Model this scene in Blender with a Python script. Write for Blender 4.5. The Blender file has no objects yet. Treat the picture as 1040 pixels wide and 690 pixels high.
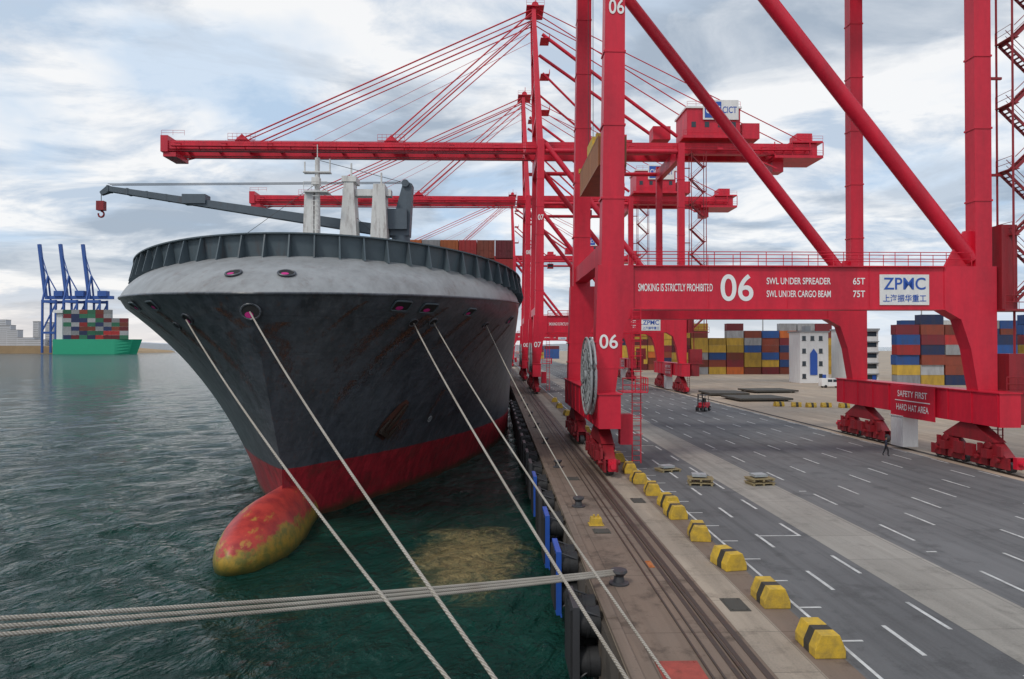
import bpy, bmesh, math, random
import numpy as np
from mathutils import Vector, Matrix, kdtree
random.seed(7)
scene=bpy.context.scene
scene.view_settings.view_transform='Standard'
scene.view_settings.look='None'
scene.view_settings.exposure=0
col=scene.collection

# ------------------------------------------------------------------ materials
class NT:
    def __init__(s,nt): s.nt=nt
    def n(s,t,**k):
        nd=s.nt.nodes.new(t)
        for a,b in k.items(): setattr(nd,a,b)
        return nd
    def l(s,a,b): s.nt.links.new(a,b)
    def math(s,op,a,b=None,clamp=False):
        nd=s.nt.nodes.new('ShaderNodeMath'); nd.operation=op; nd.use_clamp=clamp
        for i,x in enumerate((a,b)):
            if x is None: continue
            if isinstance(x,(int,float)): nd.inputs[i].default_value=x
            else: s.l(x,nd.inputs[i])
        return nd.outputs[0]
    def mix(s,f,a,b,mode='MIX'):
        nd=s.nt.nodes.new('ShaderNodeMix'); nd.data_type='RGBA'; nd.blend_type=mode
        for i,x in ((0,f),(6,a),(7,b)):
            if isinstance(x,(int,float)): nd.inputs[i].default_value=x
            elif isinstance(x,tuple): nd.inputs[i].default_value=(*x[:3],1)
            else: s.l(x,nd.inputs[i])
        return nd.outputs[2]
    def noise(s,vec,scale,detail=4,rough=.55,dist=0):
        nd=s.n('ShaderNodeTexNoise'); nd.inputs['Scale'].default_value=scale
        nd.inputs['Detail'].default_value=detail; nd.inputs['Roughness'].default_value=rough
        nd.inputs['Distortion'].default_value=dist
        s.l(vec,nd.inputs['Vector']); return nd.outputs[0]
    def map(s,vec,scale=(1,1,1),rot=(0,0,0),loc=(0,0,0)):
        nd=s.n('ShaderNodeMapping'); nd.inputs['Scale'].default_value=scale
        nd.inputs['Rotation'].default_value=rot; nd.inputs['Location'].default_value=loc
        s.l(vec,nd.inputs['Vector']); return nd.outputs[0]
    def rng(s,v,a,b,c=0.,d=1.):
        nd=s.n('ShaderNodeMapRange'); nd.clamp=True
        s.l(v,nd.inputs[0])
        for i,x in enumerate((a,b,c,d)): nd.inputs[i+1].default_value=x
        return nd.outputs[0]
def newmat(name):
    m=bpy.data.materials.new(name); m.use_nodes=True
    nt=m.node_tree; T=NT(nt); b=nt.nodes['Principled BSDF']
    g=T.n('ShaderNodeNewGeometry').outputs['Position']
    return m,T,b,g
def paint(name,c,rough=.45,dirt=.35,rust=0.,scale=.6,metal=0.,streak=True,bump=.0,dirtcol=None):
    m,T,b,g=newmat(name)
    v=T.map(g,(1.5,1.5,.25)) if streak else g
    n1=T.rng(T.noise(v,scale,6,.65),.35,.75)
    dc=dirtcol or (c[0]*.35+.01,c[1]*.35+.01,c[2]*.35+.01)
    colr=T.mix(T.math('MULTIPLY',n1,dirt),c,dc)
    n3=T.rng(T.noise(g,scale*7,3),.4,.7)
    colr=T.mix(T.math('MULTIPLY',n3,.12),colr,(min(1,c[0]*1.3+.03),min(1,c[1]*1.3+.03),min(1,c[2]*1.3+.03)))
    if rust>0:
        n2=T.rng(T.noise(v,scale*1.7,8,.7),.60-.15*rust,.70)
        colr=T.mix(T.math('MULTIPLY',n2,rust),colr,(.10,.035,.015))
    T.l(colr,b.inputs['Base Color'])
    b.inputs['Roughness'].default_value=rough; b.inputs['Metallic'].default_value=metal
    if bump>0:
        bp=T.n('ShaderNodeBump'); bp.inputs['Strength'].default_value=bump; bp.inputs['Distance'].default_value=.05
        T.l(T.noise(g,scale*12,5),bp.inputs['Height']); T.l(bp.outputs[0],b.inputs['Normal'])
    return m
M={}
M['red']=paint('crane_red_paint',(.66,.010,.038),.42,.65,.15,.35,dirtcol=(.26,.01,.025))
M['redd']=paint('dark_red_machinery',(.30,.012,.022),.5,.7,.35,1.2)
M['white']=paint('white_paint',(.78,.78,.77),.5,.25,.1,.8)
M['shipwhite']=paint('ship_white_paint',(.72,.72,.70),.5,.4,.6,.8)
M['text']=paint('white_lettering',(.85,.85,.85),.5,.1)
M['blue']=paint('sign_blue',(.02,.09,.42),.45,.1)
M['cblue']=paint('distant_crane_blue',(.03,.10,.36),.5,.2)
M['black']=paint('black_rubber',(.018,.018,.02),.7,.3,0,1,streak=False,bump=.3)
M['dark']=paint('dark_steel',(.05,.05,.055),.5,.4,.3,1)
M['rail']=paint('rusty_rail_steel',(.055,.038,.028),.5,.5,.5,1,streak=False)
M['grey']=paint('galvanised_grey',(.35,.37,.38),.4,.4,.15,1)
M['jib']=paint('derrick_blue_grey',(.09,.12,.15),.5,.4,.25,.6)
M['wall']=paint('breakwater_grey_green',(.085,.115,.135),.5,.4,.35,.5)
M['plate']=paint('forecastle_grey',(.31,.325,.335),.42,.75,.35,.45,dirtcol=(.15,.15,.15))
M['yellow']=paint('yellow_paint',(.66,.42,.03),.6,.85,.25,1.8,streak=False,bump=.3,dirtcol=(.17,.13,.06))
M['blackp']=paint('black_paint',(.045,.040,.03),.6,.5,0,2,streak=False,bump=.3)
M['pink']=paint('magenta_primer',(.55,.02,.22),.6,.3)
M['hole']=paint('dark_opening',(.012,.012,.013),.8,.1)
M['orange']=paint('orange_plate',(.5,.16,.04),.7,.6,.4,2,streak=False)
M['redplate']=paint('faded_red_plate',(.40,.07,.05),.75,.8,.5,2,streak=False)
M['skin']=paint('skin',(.30,.16,.09),.6,.1)
M['cloth']=paint('navy_clothes',(.03,.035,.06),.9,.2)
M['pants']=paint('dark_trousers',(.02,.02,.025),.9,.2)
M['hair']=paint('black_hair',(.01,.01,.01),.7,.1)
M['glass']=paint('dark_glass',(.03,.045,.06),.12,.1)
M['green']=paint('green_hull',(.02,.36,.20),.5,.2)
M['pallet']=paint('weathered_wood',(.32,.25,.13),.8,.6,.1,3,streak=False)
M['sand']=paint('sandy_land',(.40,.27,.15),.9,.5,0,.02,streak=False)
M['hatch']=paint('hatch_cover_dark',(.07,.065,.055),.8,.5,.4,.5,streak=False)
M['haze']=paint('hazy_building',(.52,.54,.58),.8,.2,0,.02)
M['roof']=paint('roof_grey',(.3,.31,.32),.7,.3)
M['rust']=paint('rusty_recess',(.11,.038,.024),.8,.6,.5,1.2)

def rust_streak_mat():
    m,T,b,g=newmat('rust_streak')
    at=T.n('ShaderNodeVertexColor'); at.layer_name='fade'
    n=T.noise(T.map(g,(3.5,3.5,.22)),1.3,8,.72)
    f=T.rng(T.math('ADD',n,T.math('MULTIPLY',at.outputs[0],.40)),.66,.92)
    tr=T.n('ShaderNodeBsdfTransparent'); mx=T.n('ShaderNodeMixShader')
    c=T.mix(T.rng(T.noise(g,2.5,5,.7),.35,.65),(.16,.062,.030),(.085,.035,.022))
    T.l(c,b.inputs['Base Color']); b.inputs['Roughness'].default_value=.85
    T.l(T.math('MULTIPLY',f,.75),mx.inputs[0]); T.l(tr.outputs[0],mx.inputs[1]); T.l(b.outputs[0],mx.inputs[2])
    T.l(mx.outputs[0],m.node_tree.nodes['Material Output'].inputs['Surface'])
    return m
M['streak']=rust_streak_mat()

def container_mat():
    m,T,b,g=newmat('container_paint')
    oi=T.n('ShaderNodeObjectInfo')
    n=T.rng(T.noise(T.map(g,(1,1,.3)),.9,6,.65),.4,.75)
    c=T.mix(T.math('MULTIPLY',n,.45),oi.outputs['Color'],(.07,.045,.035))
    T.l(c,b.inputs['Base Color']); b.inputs['Roughness'].default_value=.55
    return m
M['cont']=container_mat()

def rope_mat():
    m,T,b,g=newmat('mooring_rope_fibre')
    w=T.n('ShaderNodeTexWave'); w.inputs['Scale'].default_value=6.; w.bands_direction='DIAGONAL'
    w.inputs['Distortion'].default_value=.8
    T.l(g,w.inputs['Vector'])
    c=T.mix(w.outputs[1],(.27,.24,.20),(.56,.52,.46))
    n=T.rng(T.noise(g,.5,5),.35,.7)
    c=T.mix(T.math('MULTIPLY',n,.5),c,(.20,.16,.12))
    T.l(c,b.inputs['Base Color']); b.inputs['Roughness'].default_value=.85
    bp=T.n('ShaderNodeBump'); bp.inputs['Strength'].default_value=.6; bp.inputs['Distance'].default_value=.03
    T.l(w.outputs[1],bp.inputs['Height']); T.l(bp.outputs[0],b.inputs['Normal'])
    return m
M['rope']=rope_mat()

def hull_mat():
    m,T,b,g=newmat('ship_hull_paint')
    sx=T.n('ShaderNodeSeparateXYZ'); T.l(g,sx.inputs[0])
    zl=T.math('ADD',sx.outputs[2],T.math('MULTIPLY',T.math('SUBTRACT',sx.outputs[1],52.),.018))
    zl=T.math('ADD',zl,T.math('MULTIPLY',T.noise(g,.8,3),.18))
    isred=T.rng(zl,1.08,1.13,1.,0.)
    st=T.map(g,(1.2,1.2,.06))
    n1=T.rng(T.noise(st,.9,8,.7),.40,.60)
    big=T.rng(T.noise(g,.13,6,.6),.40,.60)
    gr=T.mix(n1,(.088,.098,.118),(.045,.050,.061))
    gr=T.mix(T.math('MULTIPLY',big,.45),gr,(.125,.135,.152))
    n6=T.rng(T.noise(T.map(g,(2.6,2.6,.08),loc=(5,2,1)),1.1,6,.7),.54,.68)
    gr=T.mix(T.math('MULTIPLY',n6,.25),gr,(.22,.225,.23))
    n2=T.rng(T.noise(T.map(g,(1.7,1.7,.06)),1.4,8,.72),.56,.65)
    pat=T.rng(T.noise(T.map(g,(1,1,.6),loc=(4,4,4)),.16,4),.48,.62)
    gr=T.mix(T.math('MULTIPLY',T.math('MULTIPLY',n2,pat),.55),gr,(.13,.056,.032))
    n4=T.rng(T.noise(g,.5,12,.78),.61,.65)
    gr=T.mix(T.math('MULTIPLY',n4,.35),gr,(.13,.065,.045))
    cb=T.n('ShaderNodeCombineXYZ'); T.l(sx.outputs[1],cb.inputs[0]); T.l(sx.outputs[2],cb.inputs[1])
    br=T.n('ShaderNodeTexBrick'); br.offset=.5
    br.inputs['Color1'].default_value=(0,0,0,1); br.inputs['Color2'].default_value=(.35,.35,.35,1); br.inputs['Mortar'].default_value=(1,1,1,1)
    br.inputs['Scale'].default_value=1; br.inputs['Mortar Size'].default_value=.03; br.inputs['Brick Width'].default_value=7; br.inputs['Row Height'].default_value=2.4
    T.l(cb.outputs[0],br.inputs['Vector'])
    gr=T.mix(T.math('MULTIPLY',br.outputs[0],.3),gr,(.03,.03,.036))
    rd=T.mix(n1,(.46,.03,.045),(.27,.02,.03))
    rd=T.mix(T.math('MULTIPLY',T.rng(T.noise(g,.6,9,.75),.49,.60),.5),rd,(.13,.04,.032))
    c=T.mix(isred,gr,rd)
    slime=T.rng(T.math('ADD',sx.outputs[2],T.math('MULTIPLY',T.noise(g,.7,4),.8)),-2.8,-2.2,1,0)
    c=T.mix(T.math('MULTIPLY',slime,.8),c,(.04,.045,.02))
    T.l(c,b.inputs['Base Color']); b.inputs['Roughness'].default_value=.36
    bp=T.n('ShaderNodeBump'); bp.inputs['Strength'].default_value=.45; bp.inputs['Distance'].default_value=.3
    T.l(T.noise(T.map(g,(.5,.5,.7)),1,3),bp.inputs['Height']); T.l(bp.outputs[0],b.inputs['Normal'])
    return m
M['hull']=hull_mat()
def bulb_mat():
    m,T,b,g=newmat('bulb_antifouling')
    sx=T.n('ShaderNodeSeparateXYZ'); T.l(g,sx.inputs[0])
    n=T.noise(g,.6,8,.7)
    red=T.mix(T.rng(n,.4,.6),(.56,.06,.045),(.32,.03,.03))
    low=T.rng(T.math('ADD',sx.outputs[2],T.math('MULTIPLY',T.noise(T.map(g,(.8,.35,1)),.8,8,.7),5.0)),.2,.65,1,0)
    alg=T.mix(T.rng(T.noise(g,1.6,8,.7),.42,.58),(.40,.27,.03),(.16,.18,.03))
    c=T.mix(T.math('MULTIPLY',low,.9),red,alg)
    n2=T.rng(T.noise(T.map(g,(1.2,.3,1.2)),1.0,6,.7),.58,.64)
    c=T.mix(T.math('MULTIPLY',n2,.6),c,(.52,.34,.06))
    dk=T.rng(sx.outputs[2],-3.4,-2.7,1,0)
    c=T.mix(T.math('MULTIPLY',dk,.8),c,(.04,.06,.02))
    T.l(c,b.inputs['Base Color']); b.inputs['Roughness'].default_value=.45
    return m
M['bulb']=bulb_mat()

def ground_mat(name,c1,c2,joint=None,streak=.5,patch=None,stain=.5):
    m,T,b,g=newmat(name)
    big=T.rng(T.noise(g,.07,5,.6),.36,.64)
    c=T.mix(big,c1,c2)
    tr=T.rng(T.noise(T.map(g,(1.3,.025,1)),1,5,.6),.46,.66)
    c=T.mix(T.math('MULTIPLY',tr,streak),c,tuple(x*.5 for x in c1))
    lt=T.rng(T.noise(T.map(g,(.5,.05,1),loc=(30,7,0)),1,5,.7),.50,.68)
    c=T.mix(T.math('MULTIPLY',lt,.4),c,tuple(min(1,x*1.7) for x in c1))
    st=T.rng(T.noise(g,.45,8,.7),.53,.63)
    c=T.mix(T.math('MULTIPLY',st,stain),c,tuple(x*.42 for x in c1))
    oil=T.rng(T.noise(g,1.7,6,.75),.60,.67)
    c=T.mix(T.math('MULTIPLY',oil,.5*stain),c,tuple(x*.25 for x in c1))
    fine=T.rng(T.noise(g,14,3),.3,.7)
    c=T.mix(T.math('MULTIPLY',fine,.25),c,tuple(x*1.6 for x in c1))
    if joint:
        br=T.n('ShaderNodeTexBrick'); br.offset=0
        br.inputs['Color1'].default_value=(0,0,0,1); br.inputs['Color2'].default_value=(0.25,.25,.25,1)
        br.inputs['Mortar'].default_value=(1,1,1,1); br.inputs['Scale'].default_value=1
        br.inputs['Mortar Size'].default_value=.025
        br.inputs['Brick Width'].default_value=joint[0]; br.inputs['Row Height'].default_value=joint[1]
        T.l(g,br.inputs['Vector'])
        c=T.mix(T.math('MULTIPLY',br.outputs[0],.55),c,tuple(x*.3 for x in c1))
    T.l(c,b.inputs['Base Color']); b.inputs['Roughness'].default_value=.85
    bp=T.n('ShaderNodeBump'); bp.inputs['Strength'].default_value=.3; bp.inputs['Distance'].default_value=.02
    T.l(T.noise(g,9,6,.7),bp.inputs['Height']); T.l(bp.outputs[0],b.inputs['Normal'])
    return m
M['asphalt']=ground_mat('weathered_asphalt',(.10,.10,.102),(.15,.15,.152),None,.6)
M['asphalt2']=ground_mat('weathered_asphalt_lanes',(.115,.115,.117),(.165,.165,.166),None,.65)
M['strip']=ground_mat('concrete_strip',(.28,.26,.23),(.32,.30,.27),(4.,4.),.45,stain=.45)
M['apron']=ground_mat('stained_quay_concrete',(.165,.115,.085),(.22,.17,.135),(5.,6.),.5,stain=.9)
M['kerbc']=ground_mat('pale_rail_concrete',(.33,.27,.21),(.25,.21,.175),(5.,3.),.4,stain=.7)
M['yard']=ground_mat('yard_concrete',(.40,.31,.225),(.33,.28,.23),(8.,8.),.5,stain=.4)
M['qwall']=ground_mat('quay_wall_concrete',(.07,.055,.045),(.10,.085,.07),None,.1,stain=.8)
M['mark']=paint('road_marking_white',(.66,.66,.64),.7,.85,0,1.6,streak=False,dirtcol=(.2,.2,.2))

def water_mat():
    m,T,b,g=newmat('harbour_water')
    sx=T.n('ShaderNodeSeparateXYZ'); T.l(g,sx.inputs[0])
    n=T.rng(T.noise(g,.05,4),.40,.60)
    c=T.mix(n,(.003,.030,.023),(.007,.050,.037))
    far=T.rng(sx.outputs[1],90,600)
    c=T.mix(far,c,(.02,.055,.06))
    dx=T.math('DIVIDE',T.math('ADD',sx.outputs[0],1.6),4.6)
    dy=T.math('DIVIDE',T.math('SUBTRACT',sx.outputs[1],44.5),8.5)
    r=T.math('ADD',T.math('MULTIPLY',dx,dx),T.math('MULTIPLY',dy,dy))
    nz=T.noise(g,.5,12,.85,1.2)
    mk=T.math('SUBTRACT',T.math('MULTIPLY',nz,3.2),T.math('MULTIPLY',r,.9))
    mk=T.rng(mk,.85,1.7)
    fleck=T.rng(T.noise(g,2.6,8,.8,.8),.38,.55)
    mk=T.math('MULTIPLY',mk,T.math('ADD',T.math('MULTIPLY',fleck,.6),.4))
    c=T.mix(T.math('MULTIPLY',mk,.95),c,(.32,.24,.11))
    T.l(c,b.inputs['Base Color'])
    T.l(T.math('ADD',T.math('MULTIPLY',mk,.45),.07),b.inputs['Roughness'])
    b.inputs['IOR'].default_value=1.33; b.inputs['Specular IOR Level'].default_value=.30
    rot=T.map(g,(1,1,1),rot=(0,0,.5))
    a1=T.noise(T.map(rot,(1,.5,1)),.30,4,.6,.6)
    a2=T.noise(T.map(rot,(1,.6,1)),1.1,5,.65,.6)
    a3=T.noise(T.map(rot,(1,.7,1)),4.0,4,.6,.3)
    h=T.math('ADD',T.math('MULTIPLY',a1,1.5),T.math('ADD',T.math('MULTIPLY',a2,.55),T.math('MULTIPLY',a3,.14)))
    bp=T.n('ShaderNodeBump'); bp.inputs['Strength'].default_value=1.0; bp.inputs['Distance'].default_value=1.0
    T.l(h,bp.inputs['Height']); T.l(bp.outputs[0],b.inputs['Normal'])
    return m
M['water']=water_mat()

# ------------------------------------------------------------------ mesh builder
class MB:
    def __init__(s): s.v=[];s.f=[];s.m=[];s.s=[]
    def add(s,vs,fs,mi=0,sm=False):
        o=len(s.v); s.v+= [tuple(p) for p in vs]
        for f in fs:
            s.f.append(tuple(i+o for i in f)); s.m.append(mi); s.s.append(sm)
        return s
    def box(s,x0,x1,y0,y1,z0,z1,mi=0):
        vs=[(x0,y0,z0),(x1,y0,z0),(x1,y1,z0),(x0,y1,z0),(x0,y0,z1),(x1,y0,z1),(x1,y1,z1),(x0,y1,z1)]
        return s.add(vs,[(0,3,2,1),(4,5,6,7),(0,1,5,4),(1,2,6,5),(2,3,7,6),(3,0,4,7)],mi)
    def frame(s,p0,p1,up):
        p0=Vector(p0);p1=Vector(p1);d=(p1-p0).normalized();u=Vector(up)
        if abs(d.dot(u))>.98: u=Vector((0,1,0))
        a=d.cross(u).normalized(); b=a.cross(d).normalized()
        return p0,p1,a,b
    def beam(s,p0,p1,w,h,w1=None,h1=None,up=(0,0,1),mi=0):
        p0,p1,a,b=s.frame(p0,p1,up); w1=w if w1 is None else w1; h1=h if h1 is None else h1
        vs=[p0-a*w/2-b*h/2,p0+a*w/2-b*h/2,p0+a*w/2+b*h/2,p0-a*w/2+b*h/2,
            p1-a*w1/2-b*h1/2,p1+a*w1/2-b*h1/2,p1+a*w1/2+b*h1/2,p1-a*w1/2+b*h1/2]
        return s.add(vs,[(0,1,2,3),(7,6,5,4),(0,4,5,1),(1,5,6,2),(2,6,7,3),(3,7,4,0)],mi)
    def tube(s,p0,p1,r,n=8,r1=None,mi=0,caps=True):
        p0,p1,a,b=s.frame(p0,p1,(0,0,1)); r1=r if r1 is None else r1
        vs=[]
        for i in range(n):
            t=2*math.pi*i/n; o=a*math.cos(t)+b*math.sin(t)
            vs.append(p0+o*r)
        for i in range(n):
            t=2*math.pi*i/n; o=a*math.cos(t)+b*math.sin(t)
            vs.append(p1+o*r1)
        s.add(vs,[(i,(i+1)%n,n+(i+1)%n,n+i) for i in range(n)],mi,True)
        if caps:
            s.add(vs,[tuple(range(n))[::-1],tuple(range(n,2*n))],mi)
        return s
    def prism(s,poly,y0,y1,mi=0,axis='y'):
        n=len(poly)
        if axis=='y': vs=[(x,y0,z) for x,z in poly]+[(x,y1,z) for x,z in poly]
        elif axis=='x': vs=[(y0,x,z) for x,z in poly]+[(y1,x,z) for x,z in poly]
        else: vs=[(x,z,y0) for x,z in poly]+[(x,z,y1) for x,z in poly]
        return s.add(vs,[tuple(range(n)),tuple(range(n,2*n))[::-1]]+[(i,n+i,n+(i+1)%n,(i+1)%n) for i in range(n)],mi)
    def path(s,pts,r,n=8,mi=0):
        pts=[Vector(p) for p in pts]; vs=[];N=len(pts)
        for k,p in enumerate(pts):
            d=(pts[min(k+1,N-1)]-pts[max(k-1,0)]).normalized()
            u=Vector((0,0,1)) if abs(d.z)<.95 else Vector((0,1,0))
            a=d.cross(u).normalized();b=a.cross(d)
            for i in range(n):
                t=2*math.pi*i/n; vs.append(p+(a*math.cos(t)+b*math.sin(t))*r)
        fs=[(k*n+i,k*n+(i+1)%n,(k+1)*n+(i+1)%n,(k+1)*n+i) for k in range(N-1) for i in range(n)]
        s.add(vs,fs,mi,True); s.add(vs[:n],[tuple(range(n))[::-1]],mi); s.add(vs[-n:],[tuple(range(n))],mi)
        return s
    def grid(s,rows,mi=0,sm=True):
        nr=len(rows);nc=len(rows[0])
        vs=[p for r in rows for p in r]
        return s.add(vs,[(i*nc+j,i*nc+j+1,(i+1)*nc+j+1,(i+1)*nc+j) for i in range(nr-1) for j in range(nc-1)],mi,sm)
    def obj(s,name,mats,parent=None,origin=(0,0,0),loc=None,merge=False,bevel=0,recalc=True):
        me=bpy.data.meshes.new(name)
        o=Vector(origin)
        me.from_pydata([tuple(Vector(p)-o) for p in s.v],[],s.f)
        if not isinstance(mats,(list,tuple)): mats=[mats]
        for m in mats: me.materials.append(m)
        me.polygons.foreach_set('material_index',s.m)
        me.polygons.foreach_set('use_smooth',s.s)
        bm=bmesh.new(); bm.from_mesh(me)
        if merge or any(s.s): bmesh.ops.remove_doubles(bm,verts=bm.verts,dist=.0005)
        if recalc: bmesh.ops.recalc_face_normals(bm,faces=bm.faces)
        bm.to_mesh(me); bm.free()
        if any(s.s): me.set_sharp_from_angle(angle=math.radians(40))
        ob=bpy.data.objects.new(name,me); col.objects.link(ob)
        if parent: ob.parent=parent
        if loc is not None: ob.location=loc
        elif not parent: ob.location=origin
        if bevel:
            md=ob.modifiers.new('bevel','BEVEL'); md.width=bevel; md.segments=2; md.limit_method='ANGLE'
        return ob
def empty(name,loc,label=None,cat=None,group=None):
    e=bpy.data.objects.new(name,None); e.location=loc; e.empty_display_size=.5; col.objects.link(e)
    if label: tag(e,label,cat,group)
    return e
def tag(o,label,cat,group=None):
    o['label']=label;o['category']=cat
    if group:o['group']=group
    return o
def structure(o): o['kind']='structure'; return o
def copy_tree(o,parent=None):
    if o.get('unique'): return None
    n=o.copy(); col.objects.link(n)
    if parent: n.parent=parent
    for c in list(o.children): copy_tree(c,n)
    return n
def copy_thing(root,loc,rotz=None):
    n=copy_tree(root,None); n.location=loc
    if rotz is not None: n.rotation_euler=(0,0,rotz)
    return n
def text(s,name,mat,loc,rot,width=None,height=None,parent=None):
    cu=bpy.data.curves.new(name+'_c','FONT'); cu.body=s; cu.align_x='CENTER'; cu.align_y='CENTER'; cu.size=1; cu.extrude=0
    cu.offset=.012
    to=bpy.data.objects.new(name+'_t',cu); col.objects.link(to)
    dg=bpy.context.evaluated_depsgraph_get(); dg.update()
    me=bpy.data.meshes.new_from_object(to.evaluated_get(dg))
    bpy.data.objects.remove(to); me.name=name
    if len(me.vertices)==0: return None
    xs=[v.co.x for v in me.vertices]; ys=[v.co.y for v in me.vertices]
    w=max(xs)-min(xs);h=max(ys)-min(ys);cx=(max(xs)+min(xs))/2;cy=(max(ys)+min(ys))/2
    sx=width/w if width else height/h; sy=height/h if height else sx
    for v in me.vertices: v.co=Vector(((v.co.x-cx)*sx,(v.co.y-cy)*sy,0))
    me.materials.clear(); me.materials.append(mat)
    ob=bpy.data.objects.new(name,me); col.objects.link(ob)
    ob.location=loc; ob.rotation_euler=rot
    if parent: ob.parent=parent
    return ob
FY=(math.pi/2,0,0); FX=(math.pi/2,0,-math.pi/2)

# ------------------------------------------------------------------ camera, world
cam=bpy.data.cameras.new('camera'); co=bpy.data.objects.new('camera',cam); col.objects.link(co)
cam.lens=24.23; cam.sensor_width=36; cam.clip_end=30000; cam.clip_start=.1
co.location=(0,0,10); co.rotation_euler=(math.radians(90.573),0,math.radians(-1.47))
scene.camera=co
w=bpy.data.worlds.new('World'); scene.world=w; w.use_nodes=True
T=NT(w.node_tree); bg=w.node_tree.nodes['Background']; bg.inputs['Strength'].default_value=.1
sky=T.n('ShaderNodeTexSky'); sky.sky_type='NISHITA'; sky.sun_disc=False
tc=T.n('ShaderNodeTexCoord').outputs['Generated']
sx=T.n('ShaderNodeSeparateXYZ'); T.l(tc,sx.inputs[0])
zz=T.math('ADD',T.math('MAXIMUM',sx.outputs[2],0.),.17)
cb=T.n('ShaderNodeCombineXYZ'); T.l(T.math('DIVIDE',sx.outputs[0],zz),cb.inputs[0]); T.l(T.math('DIVIDE',sx.outputs[1],zz),cb.inputs[1])
n1=T.noise(T.map(cb.outputs[0],(1,1.35,1),rot=(0,0,.3),loc=(3.3,1.2,0)),1.5,12,.60,.5)
n2=T.noise(T.map(cb.outputs[0],(.8,1.1,1),loc=(9,4,0)),1.1,10,.58,.4)
n3=T.noise(T.map(cb.outputs[0],(.8,1.1,1),loc=(1,14,0)),.8,6,.55,.3)
f1=T.rng(n1,.44,.55); f2=T.rng(n2,.48,.56); f3=T.rng(n3,.50,.58)
c=T.mix(f1,(5.6,6.6,7.9),(9.9,9.95,10.0))
c=T.mix(T.math('MULTIPLY',f3,.6),c,(4.8,6.7,9.0))
dk=T.mix(f1,(3.7,4.4,5.3),(5.4,6.1,7.0))
c=T.mix(T.math('MULTIPLY',f2,.78),c,dk)
c=T.mix(.08,c,sky.outputs[0])
hz=T.rng(sx.outputs[2],.0,.12,1,0)
hz=T.math('POWER',hz,1.6)
lf=T.rng(sx.outputs[0],-.7,.1,1,0)
hc=T.mix(lf,(8.4,8.7,9.1),(10.,8.8,7.9))
c=T.mix(T.math('MULTIPLY',hz,.75),c,hc)
T.l(c,bg.inputs['Color'])
su=bpy.data.lights.new('sun','SUN'); su.energy=1.5; su.angle=math.radians(11); su.color=(1,.95,.87)
so=bpy.data.objects.new('sun',su); col.objects.link(so); so.location=(-60,-30,90)
sd=Vector((-.50,-.60,.85)).normalized()
sky.sun_elevation=math.asin(sd.z); sky.sun_rotation=math.atan2(sd.x,sd.y)
so.rotation_euler=sd.to_track_quat('Z','Y').to_euler()

# ------------------------------------------------------------------ setting
def sheet(name,x0,x1,y0,y1,z,mat,nx=1,ny=1):
    rows=[[(x0+(x1-x0)*i/nx,y0+(y1-y0)*j/ny,z) for i in range(nx+1)] for j in range(ny+1)]
    return structure(MB().grid(rows,0,False).obj(name,mat))
ys=[-400.,-100.,-30.,0.,8.]
while ys[-1]<300: ys.append(ys[-1]+max(.3,.009*ys[-1]))
while ys[-1]<17000: ys.append(ys[-1]*1.05)
xs=[4.6]
while xs[-1]>-300: xs.append(xs[-1]-max(.36,.012*abs(xs[-1])))
while xs[-1]>-14000: xs.append(xs[-1]*1.08)
xs=sorted(xs)+[50.,400.,3000.,14000.]
X,Y=np.meshgrid(np.array(xs),np.array(ys))
sp=np.maximum(.34,.011*np.maximum(np.abs(Y),np.abs(X)*.9))
Z=np.zeros_like(X); rg=np.random.RandomState(11)
wx=X+1.8*np.sin(Y*.21+X*.13)+.8*np.sin(Y*.47-X*.33+1); wy=Y+1.6*np.sin(X*.27-Y*.09+2)+.7*np.sin(X*.55+Y*.4)
for k in range(52):
    lam=1.2*(9**(k/51)); a=.0050*lam
    if lam>6: a*=.6
    th=math.radians(40)+rg.normal(0,1.0); ph=rg.uniform(0,6.28)
    fade=np.clip((lam/2.6-sp)/(lam/5),0,1)
    gust=.7+.5*np.sin(X*.035+Y*.05+ph)
    ar=2*np.pi/lam*(wx*math.cos(th)+wy*math.sin(th))+ph
    Z+=a*fade*gust*(np.sin(ar)+.25*np.sin(2*ar+.5))
Z-=3.5
nr,nc=X.shape
me=bpy.data.meshes.new('water')
verts=np.stack([X.ravel(),Y.ravel(),Z.ravel()],1)
idx=np.arange(nr*nc).reshape(nr,nc)
fc=np.stack([idx[:-1,:-1].ravel(),idx[:-1,1:].ravel(),idx[1:,1:].ravel(),idx[1:,:-1].ravel()],1)
me.vertices.add(len(verts)); me.vertices.foreach_set('co',verts.ravel())
me.loops.add(fc.size); me.loops.foreach_set('vertex_index',fc.ravel())
me.polygons.add(len(fc)); me.polygons.foreach_set('loop_start',np.arange(0,fc.size,4)); me.polygons.foreach_set('loop_total',np.full(len(fc),4))
me.polygons.foreach_set('use_smooth',np.ones(len(fc),bool)); me.update(); me.validate()
me.materials.append(M['water']); wo=bpy.data.objects.new('water',me); col.objects.link(wo); structure(wo)

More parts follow.
